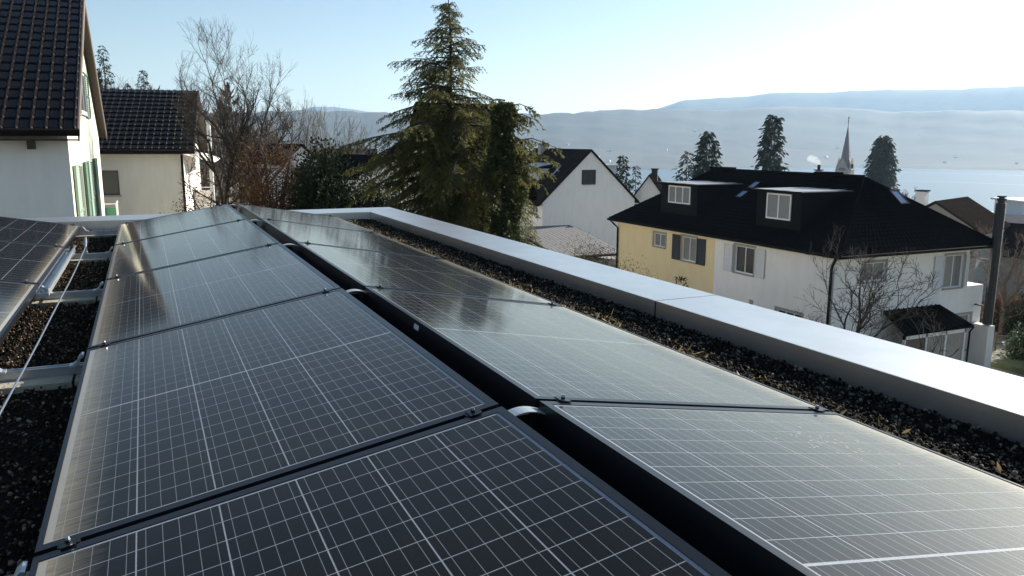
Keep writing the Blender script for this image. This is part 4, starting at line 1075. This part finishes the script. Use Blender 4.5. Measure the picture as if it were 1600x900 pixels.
def conifer(name, label, base, height, radius, seed, n_br=90, per=9, leaf=(0.5, 0.2), start=0.08, shape=0.8, droop=0.35, m=None, group=None, rise=0.1, trunk_r=None, irregular=0.3, sub=1.0):
    r = np.random.default_rng(seed)
    t = thing(name, label, "tree", base, 0, group)
    mb = MB(); tr = trunk_r or height * 0.014
    mb.tube([(0, 0, -0.5), (0, 0, height * 0.5), (0, 0, height * 0.97)], [tr, tr * 0.6, tr * 0.08], 8); mb.build("trunk", m_bark, t, smooth=True, recalc=False)
    Ps, Ds = [], []; wood = MB()
    for b_ in range(n_br):
        f = (b_ + r.random()) / n_br; z0 = height * (start + (1 - start) * f ** 0.9)
        az = b_ * 2.39996 + r.normal(0, 0.35)
        L = radius * (1 - f) ** shape * r.uniform(1 - irregular, 1 + irregular * 0.6) + 0.03 * radius
        hd_ = np.array([math.cos(az), math.sin(az), 0.0]); sd_ = np.array([-hd_[1], hd_[0], 0])
        el = rise + 0.5 * f
        def pt(s): return hd_ * (s * L) + np.array([0, 0, z0 + s * L * el - droop * L * s * s])
        wood.tube([pt(0), pt(0.5), pt(1.0)], [0.02 * height / 12 + 0.008 * L, 0.012 * height / 12, 0.004], 3, cap=False)
        nn = max(3, int(per * (0.35 + L / radius)))
        for i in range(nn):
            s = 0.12 + 0.88 * (i + r.random()) / nn
            q = pt(s); side = 1 if i % 2 else -1
            ln = L * 0.36 * (1.1 - s) + leaf[0] * 0.5
            bd = hd_ * 0.75 + sd_ * side * r.uniform(0.5, 1.0) + np.array([0, 0, -0.25 - 0.3 * r.random()])
            bd /= np.linalg.norm(bd)
            kk = max(2, int(sub * ln / (leaf[0] * 0.33)))
            u = (np.arange(kk) + r.random(kk)) / kk
            P = q + bd * (u * ln)[:, None] + np.array([0, 0, -1]) * (0.25 * ln * u ** 2)[:, None] + r.normal(0, leaf[1] * 0.35, (kk, 3))
            D = bd * 0.8 + sd_ * r.normal(0, 0.8, (kk, 1)) + hd_ * r.normal(0.2, 0.4, (kk, 1)) + np.array([0, 0, -1]) * r.uniform(0.1, 1.0, (kk, 1))
            Ps.append(P); Ds.append(D)
    P = np.concatenate(Ps); D = np.concatenate(Ds); n = len(P)
    me = quads_mesh("crown", leaves(P, D, leaf[0] * r.uniform(0.6, 1.3, n), leaf[1] * r.uniform(0.7, 1.3, n), r), m or m_farcon)
    link_mesh("crown", me, t)
    wood.build("limbs", m_bark, t, recalc=False, kind="stuff")
    return t, n
def leafy(name, label, cat, base, rx_, ry_, rz_, n, leaf, m, seed, clumps=14, hollow=0.55, group=None, twigs=True, flat=False):
    """a bush: leaves over many small clumps spread through an ellipsoid"""
    r = np.random.default_rng(seed)
    t = thing(name, label, cat, base, 0, group)
    d = unit(r.normal(size=(clumps, 3))); d[:, 2] = np.abs(d[:, 2]) * 1.0
    C = d * (r.uniform(hollow, 1.0, (clumps, 1))) * np.array([rx_, ry_, rz_])
    ci = r.integers(0, clumps, n); cs = r.uniform(0.22, 0.45, clumps)
    e = unit(r.normal(size=(n, 3))) * (r.random((n, 1)) ** 0.45)
    P = C[ci] * (0.8 if flat else 0.85) + e * cs[ci][:, None] * np.array([rx_, ry_, rz_])
    P[:, 2] = np.abs(P[:, 2])
    if flat: P[:, 2] = np.minimum(P[:, 2], rz_ * (0.96 + 0.05 * r.random(n)))
    D = e + r.normal(0, 0.6, (n, 3)) + np.array([0, 0, 0.15])
    me = quads_mesh("foliage", leaves(P, D, leaf[0] * r.uniform(0.6, 1.3, n), leaf[1] * r.uniform(0.6, 1.3, n), r), m)
    link_mesh("foliage", me, t)
    if twigs:
        mb = MB()
        for k in range(clumps):
            c_ = C[k]; mb.tube([(c_[0] * 0.1, c_[1] * 0.1, -0.2), (c_[0] * 0.5, c_[1] * 0.5, c_[2] * 0.6), tuple(c_)], [0.05, 0.03, 0.01], 4, cap=False)
        mb.build("stem", m_bark, t, recalc=False)
    return t

# tall conifer by the parapet
cx, cy = 6.15, 17.1; cb = ground_z(cx, cy); CH_ = 4.0 - cb
def main_conifer():
    r = np.random.default_rng(11)
    t = thing("tall_conifer", "tall ragged conifer with drooping olive sprays just beyond the roof edge", "tree", (cx, cy, cb))
    mb = MB(); k = 9
    mb.tube([(0.05 * math.sin(i), 0.05 * math.cos(i * 1.3), CH_ * i / k - (0.3 if i == 0 else 0)) for i in range(k + 1)], [0.17 * (1 - i / (k + 0.3)) + 0.006 for i in range(k + 1)], 9)
    mb.build("trunk", m_bark, t, smooth=True, recalc=False)
    Ps, Ds, Ls = [], [], []; wood = MB(); NB = 330
    for b_ in range(NB):
        f = (b_ + r.random()) / NB
        dep = 0.12 + 7.2 * (1 - f) ** 1.0            # metres below the tip
        z0 = CH_ - dep; az = b_ * 2.39996 + r.normal(0, 0.4)
        L = min(2.1, 0.10 + 0.66 * dep ** 0.97) * r.uniform(0.5, 1.2) * (1.12 if dep > 3.2 else 1.0)
        if dep > 4.5: L *= r.uniform(0.7, 1.0)
        side_ = math.cos(az) * 0.91 - math.sin(az) * 0.42      # sunny lake side grows shorter, house side longer
        L *= 1.0 - (0.16 if dep < 3.5 else -0.05) * side_ + 0.10 * math.sin(dep * 3.1 + az)
        if dep < 4.2 and r.random() < 0.2: L *= 0.4
        hd_ = np.array([math.cos(az), math.sin(az), 0.0]); sd_ = np.array([-hd_[1], hd_[0], 0])
        el = 0.42 - 0.10 * min(dep, 4) + r.normal(0, 0.14); dr_ = 0.22 + 0.06 * min(dep, 3)
        def pt(s): return hd_ * (s * L) + np.array([0, 0, z0 + s * L * el - dr_ * L * s * s + 0.10 * L * max(0, s - 0.7)]) + sd_ * (0.05 * L * math.sin(5 * s + b_))
        wood.tube([pt(s) for s in (0, 0.25, 0.5, 0.75, 1.0)], [0.010 + 0.011 * L, 0.008 + 0.008 * L, 0.006 + 0.005 * L, 0.007, 0.003], 4, cap=False)
        nn = max(6, int((22 if dep > 2.6 else 13) * L))
        for i in range(nn):
            s = 0.10 + 0.90 * (i + r.random()) / nn
            q = pt(s); side = 1 if i % 2 else -1
            ln = 0.10 + 0.34 * L * (1.08 - s) * r.uniform(0.5, 1.15)
            bd = hd_ * r.uniform(0.5, 0.9) + sd_ * side * r.uniform(0.45, 1.0) + np.array([0, 0, -0.15 - 0.45 * r.random()])
            bd /= np.linalg.norm(bd)
            wood.tube([q, q + bd * ln * 0.9 + np.array([0, 0, -0.2 * ln])], [0.005, 0.002], 3, cap=False)
            kk = max(5, int(ln / 0.0125))
            u = (np.arange(kk) + r.random(kk)) / kk
            P = q + bd * (u * ln)[:, None] + np.array([0, 0, -0.32]) * (ln * u ** 2)[:, None] + r.normal(0, 0.012, (kk, 3))
            D = bd * 0.7 + np.cross(bd, [0, 0, 1]) * r.normal(0, 0.9, (kk, 1)) + np.array([0, 0, -1]) * r.uniform(0.15, 1.1, (kk, 1))
            Ps.append(P); Ds.append(D)
    P = np.concatenate(Ps); D = np.concatenate(Ds); n = len(P)
    me = quads_mesh("crown", leaves(P, D, r.uniform(0.04, 0.10, n), r.uniform(0.012, 0.026, n), r), m_conifer)
    link_mesh("crown", me, t); wood.build("limbs", m_bark, t, recalc=False, kind="stuff")
    return n
nleaf = main_conifer()

# ivy-covered tree to its right
def ivy_tree():
    r = np.random.default_rng(21); x0, y0 = 6.8, 15.2; zb = ground_z(x0, y0); H = 1.5 - zb
    t = thing("ivy_clad_tree", "dark ivy-covered tree column with drooping conifer tufts at its top, right of the tall conifer", "tree", (x0, y0, zb))
    mb = MB(); mb.tube([(0, 0, -0.3), (0.05, 0, H * 0.5), (0, 0, H * 0.98)], [0.2, 0.16, 0.05], 8); mb.build("trunk", m_bark, t, recalc=False)
    n = 15000; z = H * (1 - r.random(n) * 0.85) ** 1.0; a = r.uniform(0, 2 * math.pi, n)
    rad = (0.26 + 0.12 * np.sin(3 * z + 1) + 0.10 * np.sin(a * 3 + z * 2.3) + 0.12 * (1 - z / H) * 2.0) * (0.55 + 0.45 * r.random(n) ** 0.3) * np.clip((H - z) * 3 + 0.35, 0, 1)
    P = np.stack([rad * np.cos(a), rad * np.sin(a), z], -1); D = np.stack([np.cos(a), np.sin(a), r.normal(-0.6, 0.5, n)], -1) + r.normal(0, 0.4, (n, 3))
    link_mesh("ivy", quads_mesh("ivy", leaves(P, D, r.uniform(0.05, 0.09, n), r.uniform(0.04, 0.075, n), r), m_ivy), t)
    Ps, Ds = [], []; wood = MB()
    for b_ in range(44):
        z0 = H + 0.05 - 2.3 * r.random() ** 1.6; az = r.uniform(-1.6, 1.6) + (0 if r.random() < 0.62 else 3.1); L = r.uniform(0.35, 0.9)
        if b_ < 4: z0 = H - 0.9 - 0.3 * b_; az = -0.3 + 0.2 * b_; L = 1.25
        hd_ = np.array([math.cos(az), math.sin(az), 0]); sd_ = np.array([-hd_[1], hd_[0], 0])
        def pt(s): return hd_ * s * L + np.array([0, 0, z0 + 0.45 * s * L - 0.55 * L * s * s])
        wood.tube([pt(s) for s in (0, 0.5, 1)], [0.02, 0.012, 0.004], 4, cap=False)
        for i in range(int(14 * L) + 4):
            s = 0.2 + 0.8 * r.random(); q = pt(s); ln = r.uniform(0.1, 0.3)
            bd = hd_ * 0.6 + sd_ * r.normal(0, 0.7) + np.array([0, 0, -0.5]); bd /= np.linalg.norm(bd)
            kk = int(ln / 0.018); u = r.random(kk)
            Ps.append(q + bd * (u * ln)[:, None] - np.array([0, 0, 0.3]) * (ln * u ** 2)[:, None]); Ds.append(bd + r.normal(0, 0.6, (kk, 3)) - np.array([0, 0, 0.5]))
    P = np.concatenate(Ps); D = np.concatenate(Ds); n = len(P)
    link_mesh("tufts", quads_mesh("tufts", leaves(P, D, r.uniform(0.05, 0.11, n), r.uniform(0.018, 0.034, n), r), m_conifer), t); wood.build("limbs", m_bark, t, recalc=False, kind="stuff")
ivy_tree()
leafy("ivy_bush", "ivy-green bush at the foot of the ivy-covered tree", "bush", (7.35, 14.8, ground_z(7.3, 14.8)), 0.9, 0.7, 2.9, 9000, (0.10, 0.07), m_ivy, 22, clumps=36, hollow=0.3)
# wispy shrub between ivy tree and the shed roof
leafy("straggly_shrub", "straggly yellow-green shrub beside the white gabled house's corner", "bush", (12.6, 22.5, ground_z(12.6, 22.5)), 1.4, 1.0, 4.6, 7000, (0.10, 0.03), m_conifer, 23, clumps=40, hollow=0.3)

# big bare trees at left
bare_tree("bare_tree", "large bare tree with double-looking crown, left of the two, by the white house", (2.0, 31.2, ground_z(1.35, 31.2)), 8.3, 0.40, 27, 0.15, (0.0, 0), 7, "big bare trees in front of the hills", fork=0.3, density=1.45, crown_r=1.4, minr=0.0048)
bare_tree("bare_tree", "large bare tree with thick dark trunk, right of the two, above russet leaves", (3.15, 31.0, ground_z(2.4, 31)), 8.0, 0.42, 31, 0.17, (0.02, 0), 7, "big bare trees in front of the hills", fork=0.28, density=1.45, crown_r=1.55, minr=0.0048)
leafy("russet_bush", "russet beech bush with dead leaves under the bare trees", "bush", (3.6, 29.6, ground_z(3.6, 30) + 0.8), 2.0, 1.3, 5.3, 34000, (0.085, 0.05), m_brownleaf, 31, clumps=120, hollow=0.25)
leafy("russet_bush", "lower russet bush at the bare trees' feet, left side", "bush", (1.0, 29.0, ground_z(1, 29)), 1.7, 1.2, 4.2, 9000, (0.085, 0.05), m_brownleaf, 32, clumps=40, hollow=0.25)
leafy("clipped_hedge", "dark rounded evergreen hedge right of the russet bush", "hedge", (5.15, 27.9, ground_z(5, 28)), 1.6, 1.2, 6.3, 44000, (0.14, 0.085), m_hedge, 33, clumps=130, flat=True)
leafy("clipped_hedge", "second dark evergreen hedge, lower, under the conifer's left branches", "hedge", (6.6, 26.6, ground_z(6.6, 27)), 1.9, 1.1, 5.2, 44000, (0.14, 0.085), m_hedge, 34, clumps=130, flat=True)
leafy("dark_shrub", "dark shrub between the bare trunks and the hedge", "bush", (5.3, 26.2, ground_z(5.3, 26)), 1.3, 1.0, 4.0, 30000, (0.13, 0.08), m_hedge, 35, clumps=90, hollow=0.3)
t = thing("white_post", "white post seen through the bare trees' branches", "post", (1.85, 34.6, ground_z(1.8, 34.6)))  # plain pole standing in for an unidentified white strip; no light fitting
mb = MB(); mb.tube([(0, 0, -0.3), (0, 0, 6.4)], 0.08, 8); mb.build("pole", m_winframe, t); mb = MB(); mb.box(-0.1, 0.1, -0.1, 0.1, 6.402, 6.5); mb.build("post_top", m_winframe, t)
# thin bare trees further off
for k, (x, y, H, s, nm) in enumerate(((11.3, 73, 11.0, 0.42, "leftmost of the slim grey bare trees left of the conifer"), (12.6, 72.5, 11.4, 0.36, "tallest of the slim grey bare trees left of the conifer"),
                                      (13.6, 72, 11.0, 0.4, "middle one of the slim grey bare trees left of the conifer"), (15.0, 71.6, 10.4, 0.4, "fourth of the slim grey bare trees left of the conifer"), (16.4, 71.2, 9.6, 0.45, "rightmost and lowest slim bare tree left of the conifer"))):
    bare_tree("slim_bare_tree", nm, (x, y, ground_z(x, y) + 1.5), H * 0.95, s * 0.8, 40 + k, 0.12, (0, 0), 5, "slim grey bare trees", m_barklight, 1.3, 0.25, 0.014, 0.9)
# wood behind the left houses
wood_spots = [(-4.6, 84, 15.0, 'c', "spruce standing left of the others behind the left roofs, beside the tall house's gable"), (-3.3, 80, 17.3, 'c', "tall spruce just right of the tall house's gable edge"), (-0.2, 78, 15.6, 'c', "spruce peeking over the middle of the second house's roof"), (-1.6, 82, 14.6, 'c', "short spruce left of the roof-middle spruce"),
              (0.9, 80, 14.6, 'b', "bare tree behind the second roof, right of the spruce"), (2.6, 79, 14.6, 'b', "bare tree behind the second roof's right end"), (-2.4, 78, 13.8, 'b', "bare tree between spruces behind the second roof"), (4.2, 82, 15.2, 'b', "bare tree behind the big bare tree's crown"),
              (5.6, 80, 14.0, 'b', "bare tree of the wood farthest right, behind the big bare trees")]
for k, (x, y, H, kind, lab) in enumerate(wood_spots):
    gz = ground_z(x, y)
    if kind == 'c': conifer("spruce_tree", lab, (x, y, gz), H * 0.97, 2.2, 60 + k, 110, 12, (0.30, 0.10), 0.1, 0.75, 0.3, m_farcon, "spruces of the wood at left")
    else: bare_tree("wood_tree", lab, (x, y, gz), H * 0.92, 0.45, 60 + k, 0.2, (0, 0), 5, "bare trees of the wood at left", m_barklight, 1.4, 0.3, 0.02, 0.6)
# far wood behind: one mass
r_ = np.random.default_rng(77); n = 9000
tx = r_.uniform(-14, 14, n); ty = r_.uniform(96, 110, n); tz = np.array([ground_z(a, b_) for a, b_ in zip(tx, ty)]) + r_.random(n) ** 0.6 * (13 + 2.2 * np.sin(tx * 0.9) + 1.5 * np.sin(tx * 2.3))
P = np.stack([tx, ty, tz], -1); D = np.stack([r_.normal(0, 0.4, n), r_.normal(0, 0.4, n), np.ones(n)], -1)
o = link_mesh("far_wood", quads_mesh("far_wood", leaves(P, D, r_.uniform(0.8, 1.9, n), r_.uniform(0.1, 0.35, n), r_), mat("wood_twigs", (0.09, 0.072, 0.055), 0.95, 0.4, 0.4))); tag(o, "brownish winter wood behind the left houses", "woodland", kind='stuff')

# magnolia-like bare tree in front of the duplex
bare_tree("garden_tree", "spreading bare garden tree in front of the white half's corner", (21.6, 18.3, ground_z(21.6, 18.3)), 5.5, 0.85, 12, 0.10, (0.05, -0.05), 6, None, m_bark, 1.0, 0.22, 0.009, 0.45)
bare_tree("garden_tree", "low bare bush-like tree under the white window's wall", (20.6, 19.6, ground_z(20.6, 19.6)), 3.0, 0.7, 15, 0.06, (0, 0), 5, None, m_bark, 0.9, 0.15, 0.008, 0.45)
bare_tree("garden_tree", "small bare tree in front of the entrance porch", (23.4, 16.9, ground_z(23.4, 16.9)), 3.0, 0.7, 17, 0.06, (0.1, -0.1), 5, None, m_bark, 0.9, 0.2, 0.008, 0.4)
# bare trees at the right edge
bare_tree("bare_tree", "dark bare tree right of the black flue", (45.3, 28.4, ground_z(45, 28)), 6.0, 0.5, 19, 0.16, (0, 0), 6, "bare trees right of the duplex", m_barklight, 1.0, 0.25, 0.012, 0.4)
bare_tree("bare_tree", "bare tree behind the flue, left of the dark one", (47.5, 33.0, ground_z(47.5, 33)), 5.4, 0.5, 23, 0.15, (0, 0), 6, "bare trees right of the duplex", m_barklight, 1.0, 0.25, 0.012, 0.4)
bare_tree("bare_tree", "bare tree at the extreme right edge beyond the shrub", (50, 28.5, ground_z(50, 28.5)), 6.0, 0.5, 24, 0.15, (0, 0), 6, "bare trees right of the duplex", m_barklight, 1.0, 0.2, 0.012, 0.4)
bare_tree("bare_tree", "rounded bare tree crown behind the white chimney", (108.4, 86, ground_z(108, 86)), 10.5, 0.5, 25, 0.2, (0, 0), 6, None, m_barklight, 0.9, 0.4, 0.035, 0.5)
bare_tree("bare_tree", "tiny bare treetop above the brown roof near the lake", (159.7, 117.7, ground_z(160, 118)), 9.5, 0.4, 26, 0.2, (0, 0), 5, None, m_barklight, 1.2, 0.5, 0.05, 0.5)
# distant evergreens
def distant(name, lab, x, y, top, rad, seed, **kw):
    gz = ground_z(x, y); conifer(name, lab, (x, y, gz), top - gz, rad, seed, **kw)
distant("dark_fir", "dark bushy fir behind the left dormer, right of its pale companion", 79.6, 100.6, 2.4, 3.1, 80, n_br=110, per=9, leaf=(0.9, 0.36), start=0.25, shape=0.55, droop=0.25)
distant("pale_fir", "pale feathery fir leaning out left of the dark bushy fir", 77.2, 102.4, -0.6, 3.0, 81, n_br=60, per=7, leaf=(0.8, 0.25), start=0.3, shape=0.7, droop=0.2, m=m_seq)
distant("tall_spruce", "tall narrow dark spruce rising behind the ridge above the right dormer", 100.3, 109.2, 5.5, 2.7, 82, n_br=120, per=9, leaf=(0.9, 0.36), start=0.35, shape=0.42, droop=0.35, irregular=0.45)
distant("giant_sequoia", "broad rounded giant sequoia right of the church spire", 188.5, 161.6, 2.6, 5.2, 83, n_br=230, per=12, leaf=(1.2, 0.5), start=0.2, shape=0.5, droop=0.15, m=m_seq, irregular=0.12)
distant("small_fir", "pointed dark fir behind the white gabled house's right eave", 58.2, 91.2, -1.0, 1.6, 84, n_br=70, per=7, leaf=(0.6, 0.24), start=0.3, shape=0.7, droop=0.25)
distant("small_fir", "shorter pale fir right of the pointed dark fir", 59.7, 90.2, -2.3, 1.1, 85, n_br=45, per=6, leaf=(0.5, 0.2), start=0.3, shape=0.75, droop=0.25, m=m_seq)
# garden shrubs at the right edge and in between
leafy("rhododendron", "glossy dark rhododendron catching sunlight at the right edge", "shrub", (38.9, 22.2, ground_z(38, 23)), 1.6, 1.4, 2.3, 9000, (0.20, 0.08), m_rhodo, 91, clumps=34)
leafy("low_shrub", "low pale green shrub below the rhododendron", "shrub", (37.7, 21.2, ground_z(37.7, 21.2)), 1.2, 0.9, 0.9, 1600, (0.14, 0.05), m_conifer, 92, clumps=20)
leafy("brown_hedge", "brown winter hedge below the terrace roof, by the yellow wall", "hedge", (19.6, 32.8, ground_z(19.6, 33)), 3.6, 0.9, 4.7, 26000, (0.14, 0.03), mat("hedge_twigs", (0.11, 0.075, 0.05), 0.9, 0.4, 2, trans=0.2), 93, clumps=50)
leafy("green_hedge", "low green hedge in front of the brown one", "hedge", (16.2, 30.0, ground_z(16.6, 31)), 2.4, 0.8, 3.7, 20000, (0.12, 0.06), m_hedge, 94, clumps=50, flat=True)
leafy("dark_clipped_shrub", "dark flat-topped shrub against the yellow wall's foot", "shrub", (21.0, 27.2, ground_z(21, 27)), 0.95, 0.8, 3.35, 16000, (0.10, 0.065), m_hedge, 95, clumps=30, flat=True)
for (bx, by, rr, hh, mm, lab) in ((46.5, 27.6, 1.9, 2.6, m_hedge, "dark evergreen bush right of the flue, behind the rail fence"), (48.5, 30.5, 2.2, 2.3, m_brownleaf, "brown winter bush further right behind the flue"),
                                  (44.0, 30.5, 1.6, 2.4, m_hedge, "dark bush just behind the flue"), (52.0, 30.0, 2.2, 3.0, m_hedge, "tall dark bush at the extreme right edge under bare branches"), (43.5, 23.8, 1.5, 1.7, m_hedge, "dark bush between rhododendron and fence")):
    leafy("garden_bush", lab, "bush", (bx, by, ground_z(bx, by)), rr, rr * 0.8, hh, 9000, (0.16, 0.07), mm, int(bx * 10), clumps=50, group="bushes at the right edge")
# sunlit garden fence at the right edge
t = thing("garden_fence", "low wooden rail fence behind the rhododendron", "fence", (40.5, 25.5, ground_z(40.5, 25.5)), R(-25))
for i in range(7):
    mb = MB(); mb.box(i * 0.9 - 0.04, i * 0.9 + 0.04, -0.04, 0.04, -0.4, 1.0); mb.build("post", m_barklight, t)
for z in (0.35, 0.75):
    mb = MB(); mb.box(-0.1, 5.6, -0.075, -0.042, z, z + 0.09); mb.build("rail", m_barklight, t)
mb = MB(); mb.slab([(36.2, 20.2, -9.75), (42, 19, -10.05), (42.5, 23.5, -10.05), (36.2, 23.0, -9.85)], (0, 0, -0.8)); mb.build("lawn", mat("sunlit_lawn", (0.07, 0.085, 0.03), 0.95, 0.3, 2))['kind'] = 'structure'

# ------------------------------------------------------------------ haze
mb = MB(); mb.box(-10500, 10500, -10500, 10500, -100, 520)
m_haze = bpy.data.materials.new("haze"); m_haze.use_nodes = True
ns, ls = m_haze.node_tree.nodes, m_haze.node_tree.links
ns.remove(ns["Principled BSDF"]); pvn = ns.new("ShaderNodeVolumePrincipled")
pvn.inputs["Density"].default_value = HAZE_DENSITY; pvn.inputs["Color"].default_value = (0.52, 0.75, 1.0, 1); pvn.inputs["Anisotropy"].default_value = 0.3
ls.new(pvn.outputs[0], ns["Material Output"].inputs["Volume"])
hz = mb.build("haze", m_haze); hz['kind'] = 'stuff'
print("leaves", nleaf, "objects", len(bpy.data.objects))
